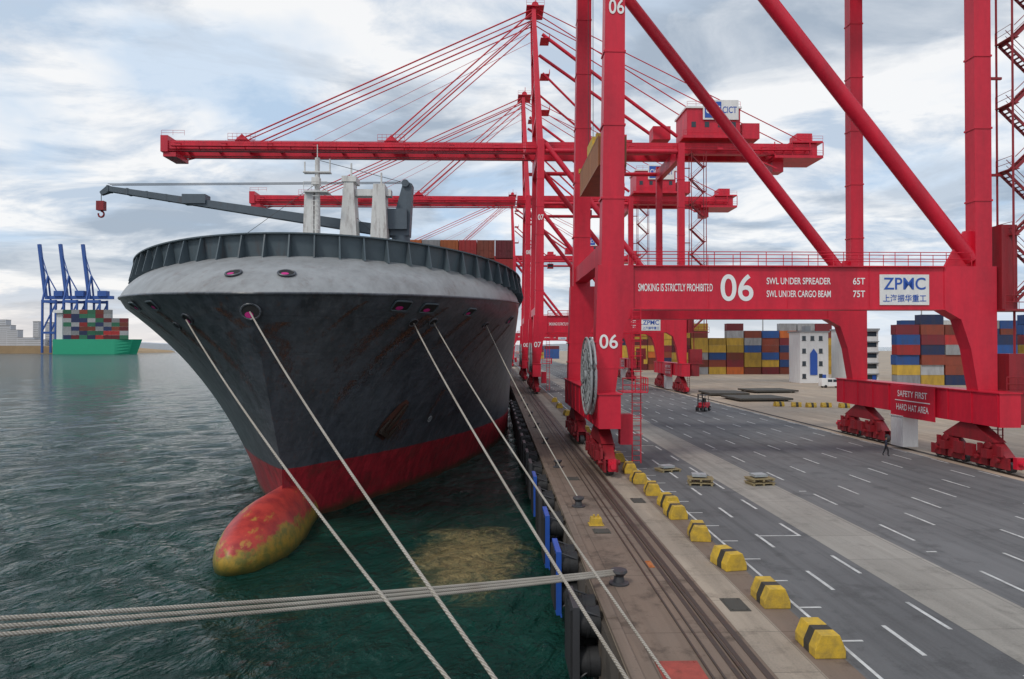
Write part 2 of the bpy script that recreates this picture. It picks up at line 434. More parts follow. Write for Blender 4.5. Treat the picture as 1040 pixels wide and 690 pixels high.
q=MB(); q.box(4.2,2500,-60,1500,-9,0); structure(q.obj('ground',M['yard']))
q=MB(); q.box(4.02,4.2,-60,1499,-9,-.35)
for k in range(120): q.box(3.96,4.02,-30+k*4.0,-29.7+k*4.0,-4,-.4)
structure(q.obj('quay_wall',M['qwall']))
sheet('quay_apron',4.5,11.2,-59,1499,.006,M['apron'])
sheet('rail_strip',8.55,10.05,-59,1499,.012,M['kerbc'])
sheet('road',11.2,39.2,-59,1499,.006,M['asphalt2'])
sheet('dark_lane',11.3,16.6,-58,1498,.012,M['asphalt'])
sheet('concrete_path',16.6,20.2,-58,1498,.018,M['strip'])
q=MB()
for k in range(60):
    y=-20+k*9.0
    q.box(4.08,4.48,y+.03,y+8.97,0,.16)
structure(q.obj('kerb',M['apron'],bevel=.03))
q=MB()
for x in (7.6,40.3):
    q.box(x-.28,x-.12,-59,900,.014,.03); q.box(x-.045,x+.045,-59,900,.012,.075); q.box(x+.12,x+.28,-59,900,.014,.03)
q.box(6.55,6.62,-59,900,.014,.05); q.box(6.9,6.97,-59,900,.014,.05); q.box(8.2,8.42,-59,900,.014,.03)
structure(q.obj('crane_rail',M['rail']))
q=MB(); z=.024
def dash(x0,x1,y0,y1): q.box(x0,x1,y0,y1,z-.002,z)
dash(11.55,11.68,-20,600)
for y in range(14,200,3): dash(11.68,12.5,y+.1,y+.22)
for x,per,ln,off,y1 in ((13.9,6,2.4,0,260),(16.1,6,2.6,2,260),(21.6,8,3.2,1,420),(24.6,8,2.8,4,420),(27.6,8,3,0,420),(30.6,8,2.8,3,420),(33.6,8,3,6,420),(36.8,8,2.8,2,420),(38.8,6,2.4,0,420)):
    y=10+off
    while y<y1:
        dash(x-.08,x+.08,y,y+ln); y+=per
for y in (33,47,66,90):
    dash(21.0,21.5,y,y+.15); dash(13.98,16.02,y+3,y+3.13)
dash(20.35,20.46,90,600); dash(39.0,39.12,60,600)
structure(q.obj('road_marking',M['mark']))
# far shore
q=MB(); q.prism([(-1700,-3.5),(-1690,6),(-1200,12),(-860,11),(-780,4),(-740,1),(-730,-3.5)],1330,1600)
structure(q.obj('far_shore',M['sand']))
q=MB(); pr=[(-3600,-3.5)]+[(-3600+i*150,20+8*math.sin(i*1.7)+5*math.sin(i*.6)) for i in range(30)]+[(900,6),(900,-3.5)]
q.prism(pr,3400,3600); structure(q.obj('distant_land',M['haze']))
for i,(x,wd,h,y) in enumerate(((-930,34,18,1400),(-900,40,14,1380),(-970,22,34,1420),(-870,30,12,1390),(-1000,26,44,1440),(-948,16,52,1500),(-1030,22,36,1470),(-1062,20,58,1520),(-1090,26,34,1480),(-915,12,44,1560),(-880,12,34,1540),(-1015,12,56,1560),(-850,16,24,1560))):
    q=MB(); q.box(-wd/2,wd/2,-8,8,0,h,0); q.box(-wd/2-.5,wd/2+.5,-8.5,8.5,h,h+.8,2)
    for fl in range(int(h//4)):
        q.box(-wd/2+1,wd/2-1,-8.1,-8.0,1.5+fl*4,3+fl*4,1)
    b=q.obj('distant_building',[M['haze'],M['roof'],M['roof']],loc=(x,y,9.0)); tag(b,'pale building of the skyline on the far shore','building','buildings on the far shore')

# ------------------------------------------------------------------ gantry crane
YC=65.4
R=M['red']
def railing(q,p0,p1,h=1.1,step=2.,r=.035,n=4):
    p0=Vector(p0);p1=Vector(p1);L=(p1-p0).length;k=max(1,int(L/step))
    for i in range(k+1):
        p=p0.lerp(p1,i/k); q.tube(p,p+Vector((0,0,h)),r,n)
    for hh in (h,h*.5): q.tube(p0+Vector((0,0,hh)),p1+Vector((0,0,hh)),r,n)
crane=empty('gantry_crane',(24,YC,0),'tall red quay crane with white lettering on its portal beam','crane','red quay cranes')
O=(24,0,0)
def part(q,name,mats,parent=crane,**k): return q.obj(name,mats,parent,origin=O,loc=(0,0,0),**k)
LX0,LX1=39.7,41.1
YN,YF=-9.0,10.8
for sy in (YN,YF):
    q=MB(); q.prism([(8.1,6.25),(9.8,6.25),(10.5,11.5),(11.3,13.0),(11.3,16.6),(8.4,16.6)],sy-.8,sy+.8)
    q.prism([(8.7,16.6),(10.55,16.6),(10.75,54.5),(9.3,54.5)],sy-.7,sy+.7)
    for z in (22,28,34,40,46): q.box(8.55+(z-16)*.019,10.66+(z-16)*.003,sy-.75,sy+.75,z,z+.15)
    for z in (8.2,10.3): q.box(8.05,10.45,sy-.84,sy+.84,z,z+.12)
    part(q,'waterside_leg',R)
    q=MB(); q.prism([(39.8,6.25),(41.4,6.25),(41.4,16.6),(37.0,16.6),(37.0,13.0),(38.4,12.2),(39.2,9.8)],sy-.7,sy+.7)
    q.prism([(LX0,16.6),(LX1,16.6),(LX1,54),(LX0,54)],sy-.6,sy+.6)
    for z in (22,28,34,40,46): q.box(LX0-.06,LX1+.06,sy-.66,sy+.66,z,z+.15)
    part(q,'landside_leg',R)
    q=MB(); q.box(11.3,37.0,sy-.65,sy+.65,13.1,16.5)
    q.box(11.3,37.0,sy-.9,sy+.9,16.5,16.6); q.box(11.3,37.0,sy-.8,sy+.8,13.0,13.1)
    railing(q,(11.5,sy-.85,16.6),(39.2,sy-.85,16.6)); railing(q,(11.5,sy+.85,16.6),(39.2,sy+.85,16.6))
    for x in (17.5,24,30.8): q.box(x-.05,x+.05,sy-.69,sy+.69,13.1,16.5)
    part(q,'portal_beam',R)
    q=MB(); q.tube((39.7,sy,17.2),(11.0,sy,53.7),.62,16); q.prism([(37.4,16.6),(39.7,16.6),(39.7,19.6),(39.1,19.6)],sy-.12,sy+.12); part(q,'diagonal_brace',R)
    q=MB(); q.tube((11,sy,52.2),(39.6,sy,52.2),.5,12)
    part(q,'upper_tie',R)
for x0,x1 in ((8.1,9.8),(39.7,41.4)):
    q=MB(); q.box(x0,x1,-12.2,13.6,3.6,6.25); q.box(x0-.12,x1+.12,-12.3,13.7,6.25,6.35)
    for y in range(-12,14,3): q.box(x0-.07,x0,y-.06,y+.06,3.65,6.25)
    part(q,'sill_beam',R)
for x,z0,z1 in ((9.9,50.5,53),(40.3,50.5,53),(9.6,17,18.6)):
    q=MB(); q.box(x-.7,x+.6,YN+.7,YF-.7,z0,z1); part(q,'cross_beam',R)
for xc in (8.95,40.5):
    for sy in (-8.0,9.2):
        q=MB()
        q.prism([(sy-3.2,2.3),(sy-2.6,2.2),(sy+2.6,2.2),(sy+3.2,2.3),(sy+.8,3.6),(sy-.8,3.6)],xc-.5,xc+.5,axis='x')
        for k in (-2.6,2.6):
            c0=sy+k
            q.prism([(c0-1.7,1.25),(c0+1.7,1.25),(c0+.5,2.25),(c0-.5,2.25)],xc-.42,xc+.42,axis='x')
            q.tube((xc-.62,c0,2.0),(xc+.62,c0,2.0),.28,10); q.box(xc-.95,xc-.42,c0-.35,c0+.35,1.0,1.7)
            for j in (-1.15,1.15):
                q.box(xc-.55,xc-.38,c0+j-1.0,c0+j+1.0,.35,1.25); q.box(xc+.38,xc+.55,c0+j-1.0,c0+j+1.0,.35,1.25)
                q.tube((xc-.85,c0+j,.95),(xc+.85,c0+j,.95),.2,8)
                q.box(xc-.75,xc-.55,c0+j-.5,c0+j-.1,1.3,2.1)
        q.box(xc-.9,xc-.56,sy-1.2,sy-.3,.9,1.9); q.box(xc-.9,xc-.56,sy+.3,sy+1.2,.9,1.9)
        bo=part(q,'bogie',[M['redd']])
        q=MB(); e1=(sy-5.3 if sy<0 else sy+4.9); e2=(sy-4.9 if sy<0 else sy+5.3)
        q.box(xc-.3,xc+.3,e1,e2,.5,1.4); q.tube((xc,sy-5.3 if sy<0 else sy+5.3,.95),(xc,sy-5.8 if sy<0 else sy+5.8,.95),.22,10)
        part(q,'buffer',R,parent=bo)
        for k in (-2.6,2.6):
            for j in (-1.7,-.6,.6,1.7):
                q=MB(); q.tube((xc-.2,sy+k+j,.5),(xc+.2,sy+k+j,.5),.42,16); q.tube((xc-.34,sy+k+j,.5),(xc+.34,sy+k+j,.5),.16,8)
                part(q,'wheel',M['dark'],parent=bo)
q=MB(); q.box(39.4,40.9,.2,2.2,.3,3.2); q.box(39.3,41.0,.1,2.3,3.2,3.3); q.box(39.36,39.4,.4,1.15,.5,3.0); q.box(39.36,39.4,1.25,2.0,.5,3.0)
part(q,'electrical_cabinet',M['white'])
# boom
BT=-72.0; BE=73.0
q=MB()
for sy in (-2.8,2.8):
    q.box(BT,6.5,sy-.5,sy+.5,53.7,55.5); q.box(7.0,BE,sy-.55,sy+.55,53.4,55.8)
    q.box(BT,BE,sy-.62,sy+.62,53.25,53.4)
for i in range(-70,72,7): q.box(i,i+.5,-2.3,2.3,54.3,55.2)
for sy in (-4.2,4.2):
    yr=sy-.4 if sy<0 else sy+.4
    q.box(BT+1,BE-2,sy-.45,sy+.45,54.0,54.08); railing(q,(BT+1,yr,54.1),(BE-2,yr,54.1),1.1,3,.045)
    for i in range(-70,72,5): q.beam((i,sy,54.0),(i,sy*.8,53.5),.12,.12)
    for i in range(-70,70,10): q.box(i,i+1.2,sy-.3,sy+.3,54.1,54.7)
part(q,'boom',R)
q=MB(); q.box(BT-1.6,BT,-3.6,3.6,53.0,56.6); q.box(BT-1.2,BT+1.6,-3.2,3.2,52.0,53.0)
for sy in (-3,3): q.tube((BT-.9,sy,52.3),(BT+3.6,sy,53.4),.15,6)
railing(q,(BT-1.4,-3.5,56.6),(BT+3.6,-3.5,56.6))
part(q,'boom_tip',R)
for x in (-56,-23):
    q=MB(); q.box(x-1,x+1,-3.5,3.5,55.7,56.3); q.box(x-3,x+3,-3.5,-3.2,55.7,55.8); railing(q,(x-3,-3.3,55.8),(x+3,-3.3,55.8),1.4,1); part(q,'stay_anchor_platform',R)
q=MB(); q.box(63,74,-4.2,4.2,52.4,53.0); q.box(67,74,-4,4,55.9,56.3); q.box(69,72.5,-2,2,56.3,58.6); q.box(63.5,66,-1.6,1.6,49.9,52.4)
for x in (63,67,71,74): q.tube((x,-4.1,53),(x,-4.1,56),.12,6)
railing(q,(63,-4.2,53),(74,-4.2,53)); railing(q,(67,-4,56.3),(74,-4,56.3)); q.beam((57,-3,53.3),(64,-3,50.2),.25,.3)
part(q,'girder_end_platform',R)
q=MB()
for s in (-1,1):
    q.beam((9.9,s*8.3,53),(8.8,s*2.4,86.5),1.4,1.3,.9,.9,up=(0,1,0))
    q.tube((10.6,s*5.5,79),(41,s*4,57),.38,10)
    q.tube((10.6,s*6.5,70),(26,s*3.6,56),.26,8)
for z,h in ((60,.8),(68,.7),(76,.6),(84,.6)):
    t=(z-53)/33.5; yy=8.3-5.9*t; q.box(9.2-.9*t,10-.9*t,-yy,yy,z,z+h)
q.box(7.2,11.2,-3.4,3.4,86.4,86.6); railing(q,(7.2,-3.4,86.6),(11.2,-3.4,86.6))
q.tube((9.2,-2.4,87.1),(9.2,2.4,87.1),.8,14); q.tube((9.5,0,87),(9.5,0,90),.08,6)
for z in (62,70,78): q.box(10.2,12.2,-6.,-2.,z,z+.1); railing(q,(12.2,-6,z),(12.2,-2,z),1.1,1)
part(q,'apex_frame',R)
q=MB()
for s in (-2.8,2.8):
    for (z0,x1,z1,r) in ((86,-56.5,56,.16),(84.6,-54.5,56,.12),(85.5,-24,56,.16),(83.6,-22.5,56,.12),(86,70,56.5,.11),(84.8,56,56.4,.12),(81,-40,56,.05)):
        q.tube((8.8 if x1<0 else 9.6,s,z0),(x1,s,z1),r,6)
for x1 in (-56,-23):
    for s in (-2.8,2.8): q.prism([(x1-1.6,55.7),(x1+1.6,55.7),(x1,57.2)],s-.3,s+.3)
part(q,'stay_rod',R)
q=MB(); q.box(43,55,-4.6,4.6,57,63.2,0); q.box(42.7,55.3,-4.9,4.9,63.2,63.6,1); q.box(42,56,-5.4,5.4,56.4,57,0)
for x in (44,47,50,53): q.box(x,x+1,-4.66,-4.6,59,60.2,2)
part(q,'machinery_house',[R,M['white'],M['glass']])
q=MB(); railing(q,(42,-5.4,57),(56,-5.4,57)); railing(q,(43,-4.8,63.6),(55,-4.8,63.6)); q.box(56,60,-3,3,57,60.5); q.box(36,40,-2,2,57,60); part(q,'equipment_deck',R)
q=MB(); q.box(46.5,54.5,-5.0,-4.9,60.6,65.0,0); q.box(46.9,50.6,-5.06,-5.0,61,64.6,1); sg=part(q,'sign_panel',[M['white'],M['blue']])
text('CICT','lettering',M['text'],(48.75-24,-5.08,62.8),FY,3.2,1.7,sg)
text('CICT','lettering',M['blue'],(52.5-24,-5.02,62.8),FY,3.2,1.5,sg)
q=MB(); q.box(26,31,-3.4,3.4,55.9,56.4); q.box(27,30,-2,2,56.4,58); q.box(27,30,-1.1,1.1,49.6,52.0); q.box(27.2,29.8,-1.18,-1.1,50.2,51.6,1); q.tube((28,-1,52),(28,-1,54),.1,6); q.tube((29,1,52),(29,1,54),.1,6)
trol=part(q,'trolley',[R,M['glass']])
# stair tower
q=MB()
for x in (42.3,45.5):
    for y in (-10.4,-8.6): q.tube((x,y,13.6),(x,y,52),.09,6)
zz0=13.7;d=0
while zz0<49:
    xa,xb=(42.5,45.3) if d%2==0 else (45.3,42.5)
    yy=-10.0 if d%2==0 else -9.0
    q.beam((xa,yy-.38,zz0),(xb,yy-.38,zz0+2.7),.06,.24); q.beam((xa,yy+.38,zz0),(xb,yy+.38,zz0+2.7),.06,.24)
    for k in range(10):
        t=(k+.5)/10; x=xa+(xb-xa)*t; q.box(x-.13,x+.13,yy-.35,yy+.35,zz0+2.7*t,zz0+2.7*t+.04)
    q.tube((xa,yy-.38,zz0+1),(xb,yy-.38,zz0+3.7),.035,4); q.tube((xa,yy-.38,zz0+.5),(xb,yy-.38,zz0+3.2),.025,4)
    x2=xb; q.box(x2-.35,x2+.35,-10.4,-8.6,zz0+2.7,zz0+2.76)
    xe=x2-.3 if x2<44 else x2+.3
    railing(q,(xe,-10.4,zz0+2.76),(xe,-8.6,zz0+2.76),1.0,.9,.025)
    if d%3==0: q.box(41.1,42.4,-9.1,-8.9,zz0+2.4,zz0+2.6)
    zz0+=2.7;d+=1
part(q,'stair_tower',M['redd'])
q=MB(); q.box(41.4,46,-10.6,-8.2,12.9,13.05); railing(q,(41.4,-10.6,13.05),(46,-10.6,13.05),1.1,1)
q.box(41.6,42.9,-10.0,-8.4,13.05,20.0); q.tube((43,-9.5,9.4),(43,-9.5,12.9),.1,6); q.box(42.0,44.6,-10.2,-8.6,6.4,9.4); q.box(41.5,44.8,-10.6,-8.3,6.2,6.4); q.box(42.2,43.9,-10.4,-8.6,3.6,6.2); railing(q,(41.5,-10.6,6.4),(44.8,-10.6,6.4),1.1,.8)
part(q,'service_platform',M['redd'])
q=MB()
for k in range(12): q.box(41.62,42.2,-9.3,-8.7,.8+k*.45,.84+k*.45)
q.beam((41.7,-9.3,.3),(41.7,-9.3,6.2),.06,.1); q.beam((42.1,-9.3,.3),(42.1,-9.3,6.2),.06,.1)
part(q,'ladder',M['redd'])
q=MB()
for x in (11.1,11.8): q.tube((x,-10.1,.6),(x,-10.1,13),.045,5)
for k in range(31): q.tube((11.1,-10.1,.8+k*.4),(11.8,-10.1,.8+k*.4),.025,4)
for k in range(8):
    z=3+k*1.25
    q.path([(11.45+.5*math.cos(a),-10.1-.5*math.sin(a)*1.3,z) for a in [math.pi*i/6 for i in range(7)]],.025,4)
q.box(10.2,12.2,-10.9,-8.4,6.3,6.38); railing(q,(10.2,-10.9,6.38),(12.2,-10.9,6.38),1.1,.7); railing(q,(12.2,-10.9,6.38),(12.2,-8.4,6.38),1.1,.7)
q.box(10.0,11.0,-10.9,-9.9,2.2,4.6)
part(q,'access_ladder',R)
q=MB()
ry,rz,rr=-9.4,7.6,3.1
for rad,tr in ((rr,.09),(rr*.72,.05),(rr*.4,.06)):
    for xx in (7.5,7.85):
        q.path([(xx,ry+rad*math.cos(a),rz+rad*math.sin(a)) for a in [2*math.pi*i/36 for i in range(37)]],tr,6)
for i in range(24):
    a=2*math.pi*i/24
    for xx in (7.5,7.85):
        q.beam((xx,ry+.4*math.cos(a),rz+.4*math.sin(a)),(xx,ry+rr*math.cos(a),rz+rr*math.sin(a)),.06,.16)
q.tube((7.3,ry,rz),(8.1,ry,rz),.45,14)
q.tube((7.55,ry,rz),(7.8,ry,rz),2.4,32,mi=1)
part(q,'cable_reel',[M['grey'],M['dark']])
# signs
yf=-9.68
t=lambda s,x,z,wd,h,par=crane,m=M['text'],y=yf: text(s,'lettering',m,(x-24,y,z),FY,wd,h,par)
t('SMOKING IS STRICTLY PROHIBITED',14.75,14.8,6.1,.62)
t('SWL UNDER SPREADER',24.9,15.35,5.3,.55); t('65T',29.9,15.35,1.0,.55)
t('SWL UNDER CARGO BEAM',24.9,14.3,5.3,.55); t('75T',29.9,14.3,1.0,.55)
q=MB(); q.box(31.6,35.7,-9.74,-9.66,13.4,15.9); zs=part(q,'sign_panel',M['white'])
text('ZPMC','lettering',M['blue'],(33.65-24,-9.76,15.15),FY,3.5,1.0,zs)
text('上海振华重工','lettering',M['blue'],(33.65-24,-9.76,13.95),FY,3.6,.62,zs)
q=MB(); q.box(39.4,39.5,-4.6,2.2,3.2,6.25); ss=part(q,'sign_panel',R)
text('SAFETY FIRST','lettering',M['text'],(39.38-24,-1.3,5.45),FX,4.6,.6,ss)
text('HARD HAT AREA','lettering',M['text'],(39.38-24,-1.3,4.15),FX,5.0,.6,ss)
q=MB(); q.box(39.36,39.395,-4.0,1.4,4.75,4.83); part(q,'sign_line',M['text'],parent=ss)
def numbers(root,num):
    for (x,z,wd,h,y) in ((19.8,14.8,2.7,2.2,yf),(9.25,10.4,1.5,1.15,-9.86),(9.95,37.7,1.25,1.2,-9.76)):
        o=text(num,'number_lettering',M['text'],(x-24,y,z),FY,wd,h,root); o['unique']=1
cranes=[crane]
for y in (157,212,350):
    cranes.append(copy_thing(crane,(24,y,0)))
for c_,nm in zip(cranes,('06','07','08','09')): numbers(c_,nm)
cranes[0]['label']='red quay crane numbered 06 straddling the road, holding a container'
trol.location.x=-18.0
q=MB(); q.box(9.1,10.9,-1.8,1.8,28.5,29.5)
q.box(9.2,10.8,-6.0,6.0,28.15,28.5)
for y in (-6,6): q.box(8.8,11.2,y-.2,y+.2,28.0,28.45)
spd=part(q,'spreader',M['yellow'])
for dx in (-.8,.8):
    for y in (-1.6,1.6):
        q=MB(); q.tube((10+dx,y,29.4),(10+dx,y,56),.03,5); part(q,'hoist_rope',M['dark'],parent=spd)

# ------------------------------------------------------------------ containers
def container_mesh(L):
    q=MB(); h=2.59; W=2.44
    n=int(L/.30); pts=[]
    x0=-L/2+.12; dx=(L-.24)/n
    for i in range(n):
        pts+=[(x0+i*dx,0),(x0+(i+.3)*dx,0),(x0+(i+.5)*dx,.05),(x0+(i+.8)*dx,.05)]
    pts.append((L/2-.12,0))
    for s in (-1,1):
        q.grid([[(x,s*(W/2-.01-d),.14) for x,d in pts],[(x,s*(W/2-.01-d),h-.1) for x,d in pts]],0,False)
        a0=s*W/2-(.08 if s>0 else 0); a1=s*W/2+(0 if s>0 else .08)
        q.box(-L/2,L/2,a0,a1,0,.14); q.box(-L/2,L/2,a0,a1,h-.1,h)
        for e in (-1,1):
            q.box(e*L/2-(.12 if e>0 else 0),e*L/2+(0 if e>0 else .12),s*(W/2)-(.12 if s>0 else 0),s*W/2+(0 if s>0 else .12),.14,h-.1)
    q.box(-L/2+.12,L/2-.12,-W/2+.08,W/2-.08,h-.06,h-.02); q.box(-L/2+.12,L/2-.12,-W/2+.08,W/2-.08,.03,.1)
    for e in (-1,1):
        q.box(e*(L/2-.06)-.02,e*(L/2-.06)+.02,-W/2+.12,W/2-.12,.1,h-.06)
    for y in (-.85,-.35,.35,.85): q.tube((-L/2+.01,y,.1),(-L/2+.01,y,h-.1),.025,5)
    for y in (-.6,.6):
        q.box(-L/2-.005,-L/2+.04,y-.4,y+.4,1.1,1.16)
    q.box(-L/2+.03,-L/2+.05,-.02,.02,.1,h-.1)
    ob=q.obj('shipping_container',M['cont']); me=ob.data; bpy.data.objects.remove(ob); return me
C20=container_mesh(6.06); C40=container_mesh(12.19)
CC={'yellow':(.58,.37,.05),'brown':(.26,.055,.03),'blue':(.02,.09,.30),'maroon':(.20,.02,.03),'orange':(.55,.14,.03),'grey':(.38,.39,.40),'green':(.03,.18,.10),'red':(.45,.03,.03),'navy':(.02,.04,.12),'white':(.6,.6,.58)}
def cont(me,loc,rz,cname,label,group):
    o=bpy.data.objects.new('shipping_container',me); col.objects.link(o); o.location=loc; o.rotation_euler=(0,0,rz)
    cc=CC[cname]; k=random.uniform(.65,1.12); o.color=(cc[0]*k,cc[1]*k,cc[2]*k,1)
    tag(o,label.format(cname),'shipping container',group); return o
o=cont(C40,(10,YC-1.2,25.3),math.pi/2,'brown','brown shipping container hanging from the crane spreader between its legs',None); o.color=(.34,.14,.06,1)
def block(x0,ncol,y,tiers,L,pal,gap=.35):
    me=C20 if L<7 else C40
    for i in range(ncol):
        for k in range(tiers[i%len(tiers)]):
            cont(me,(x0+i*(L+gap)+L/2+random.uniform(-.06,.06),y+random.uniform(-.2,.2),k*2.6+.03),random.choice((0,math.pi)),random.choice(pal),'{} shipping container stacked in the yard','containers stacked in the yard')
pal1=['yellow']*6+['brown']*5+['blue','maroon','orange','grey','navy','maroon']
pal2=['blue','brown','maroon','maroon','grey','red','navy','yellow','brown','white','blue']
block(64,9,246,(7,7,5,7,6,6,7),6.06,pal1)
block(52,6,290,(7,6,7,7),6.06,pal1)
block(103.5,5,176,(6,7,6,7,5),6.06,pal2)
block(137,5,176,(7,7,6,7),6.06,['orange','yellow','brown','blue','maroon'])
block(128,6,215,(7,7),6.06,pal2)
block(28,2,560,(4,4),12.19,pal2)

# ------------------------------------------------------------------ the ship
cx=-15.4; HB=17.8
def lerp_tab(tab,z):
    if z<=tab[0][0]: return tab[0][1]
    for (a,b),(c2,d2) in zip(tab,tab[1:]):
        if z<=c2: return b+(d2-b)*(z-a)/(c2-a)
    return tab[-1][1]
STEM=[(-7,53.6),(-3.5,53.2),(-1,51.8),(2,50.0),(5,48.3),(9,46.1),(13.3,43.4)]
def zk(s): return 13.3+.9*min(1,s)**.7
def hullpt(side,z,s):
    a=min(1,max(0,(z+3.5)/17.))**1.5
    L=75*(1-a)+25*a; p=2.5-.5*a; qq=1-.32*a
    y0=lerp_tab(STEM,z); ss=min(1,s)
    wv=HB*(max(0,1-(1-ss)**p))**qq
    return Vector((cx+side*wv,y0+L*ss,z))
def hullnrm(side,z,s):
    p=hullpt(side,z,s); a=hullpt(side,z+.1,s)-p; b=hullpt(side,z,s+.01)-p
    n=a.cross(b).normalized()
    if n.x*side<0: n=-n
    return p,n
ship=empty('container_ship',(cx,60,-3.5),'large grey and red container ship moored alongside the quay','ship')
SO=(cx,60,-3.5)
def spart(q,name,mats,parent=ship,**k): return q.obj(name,mats,parent,origin=SO,loc=(0,0,0),**k)
SS=[0]+[(i/30)**1.5 for i in range(1,31)]
q=MB()
for side in (-1,1):
    rows=[]
    for j in range(29):
        v=j/28; row=[]
        for s in SS:
            zt=zk(s); z=-7+v*(zt+7); row.append(hullpt(side,z,s))
        z=-7+v*(zk(1)+7)
        row.append(Vector((cx+side*HB,140,z))); row.append(Vector((cx+side*HB,300,z)))
        rows.append(row)
    q.grid(rows)
q.add([(cx-HB,300,-7),(cx+HB,300,-7),(cx+HB,300,14.2),(cx-HB,300,14.2)],[(0,1,2,3)])
spart(q,'hull',M['hull'],merge=True)
q=MB(); rows=[]
N=30
for i in range(25):
    u=(i/24)**1.3; y=40.9+u*17
    rr=max(0,1-(1-min(1,u/.42))**2.2)**.55
    tp=1-.5*max(0,(u-.38)/.62)
    rx=2.35*rr*tp; rzv=2.25*rr
    zc=-2.85+.1*u
    ring=[]
    for k in range(N+1):
        a=2*math.pi*k/N
        ring.append((cx-.25+.25*u+rx*math.sin(a)*(1-.18*math.cos(a)),y,zc+rzv*math.cos(a)*(1.1 if math.cos(a)>0 else 1.2)))
    rows.append(ring)
q.grid(rows); spart(q,'bulbous_bow',M['bulb'],merge=True)
q=MB(); rows=[]
for j in range(9):
    z=-3.5+j*.6; t_=j/8; yf_=47.6+(lerp_tab(STEM,z)-47.6)*t_**.6
    wv=.7*(1-t_)+.03
    ye=lerp_tab(STEM,z)+4
    rows.append([(cx-wv-1.0*(1-t_),ye,z),(cx-wv,yf_+1.0,z),(cx,yf_,z),(cx+wv,yf_+1.0,z),(cx+wv+1.0*(1-t_),ye,z)])
q.grid(rows); spart(q,'stem_fairing',M['hull'])
def wallbase(side,s):
    if s<=1:
        ww=HB*.985*(max(0,1-(1-s)**2))**.52
        return Vector((cx+side*ww,50.6+19.1*s,16.6-1.7*s))
    return Vector((cx+side*HB*.985,69.7+(s-1)*20,14.9-.2*(s-1)))
q=MB()
def platept(side,s,t):
    K=hullpt(side,zk(s),s); Wp=wallbase(side,s); C=Vector((K.x*.6+Wp.x*.4,K.y*.65+Wp.y*.35,K.z+(Wp.z-K.z)*.7))
    return K*(1-t)**2+C*2*t*(1-t)+Wp*t*t
for side in (-1,1):
    rows=[]
    for j in range(9):
        t_=j/8; rows.append([platept(side,s,t_) for s in SS]+[Vector((cx+side*(HB-.28*t_),91,14.2+.45*t_))])
    q.grid(rows)
spart(q,'forecastle_plating',M['plate'],merge=True)
q=MB()
for side in (-1,1): q.grid([[wallbase(side,s)+Vector((0,0,-.05)) for s in SS+[2.0]],[Vector((cx,wallbase(side,s).y+.01,wallbase(side,s).z)) for s in SS+[2.0]]],0,False)
q.box(cx-HB+.1,cx+HB-.1,90.6,299.5,14.0,14.25)
spart(q,'deck',M['wall'])
q=MB()
q.path([hullpt(-1,zk(s),s) for s in reversed(SS)]+[hullpt(1,zk(s),s) for s in SS[1:]],.1,6)
spart(q,'rubbing_rim',M['hull'])
q=MB()
S2=[(i/60)**1.5 for i in range(61)]+[1.3,1.6,2.0]
curve=[wallbase(-1,s) for s in reversed(S2)]+[wallbase(1,s) for s in S2[1:]]
Hh=1.6
inw=[]
for p in curve:
    d=(Vector((cx,p.y+12,p.z))-p); d.z=0; inw.append(d.normalized())
q.grid([[p+Vector((0,0,-.3)) for p in curve],[p-n*.25+Vector((0,0,Hh)) for p,n in zip(curve,inw)],[p+n*.1+Vector((0,0,Hh)) for p,n in zip(curve,inw)],[p+n*.25+Vector((0,0,-.3)) for p,n in zip(curve,inw)]],0,False)
acc=0
for i in range(1,len(curve)):
    a=curve[i-1];b=curve[i];L=(b-a).length
    while acc<=L and L>1e-6:
        p=a.lerp(b,acc/L); n=inw[i-1].lerp(inw[i],acc/L)
        tn=Vector((-n.y,n.x,0))
        b0=p-n*.95+Vector((0,0,-.25)); b1=p+Vector((0,0,-.25)); t1=p-n*.3+Vector((0,0,Hh-.02)); t0=p-n*.5+Vector((0,0,Hh-.02))
        e=tn*.05
        q.add([b0-e,b1-e,t1-e,t0-e,b0+e,b1+e,t1+e,t0+e],[(0,1,2,3),(7,6,5,4),(0,4,5,1),(1,5,6,2),(2,6,7,3),(3,7,4,0)])
        acc+=1.7
    acc-=L
for a,b,n1_,n2_ in zip(curve,curve[1:],inw,inw[1:]):
    q.beam(a-n1_*.38+Vector((0,0,Hh)),b-n2_*.38+Vector((0,0,Hh)),.4,.1)
spart(q,'breakwater',M['wall'])
def ringobj(p,n,rx,rz,name='mooring_chock',square=False,inner=True):
    n=n.normalized(); up=Vector((0,0,1)); a=up.cross(n).normalized(); b=n.cross(a).normalized()
    q=MB(); N=20; pts=[]
    for k in range(N+1):
        an=2*math.pi*k/N; c_,s_=math.cos(an),math.sin(an)
        if square:
            e=.3; c_=math.copysign(abs(c_)**e,c_); s_=math.copysign(abs(s_)**e,s_)
        pts.append(p+a*rx*c_+b*rz*s_+n*.03)
    q.path(pts,.07,6)
    r=spart(q,name,M['hull' if not square else 'wall'])
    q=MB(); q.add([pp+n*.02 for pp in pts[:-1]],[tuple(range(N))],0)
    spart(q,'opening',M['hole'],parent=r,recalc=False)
    if inner:
        q=MB(); q.add([p+a*(-.1+rx*.45*math.cos(an))+b*(-rz*.4+rz*.4*math.sin(an))+n*.07 for an in [2*math.pi*k/12 for k in range(12)]],[tuple(range(12))],0)
        spart(q,'primer_patch',M['pink'],parent=r,recalc=False)
    return r
chk={}
rq=MB(); fades=[]
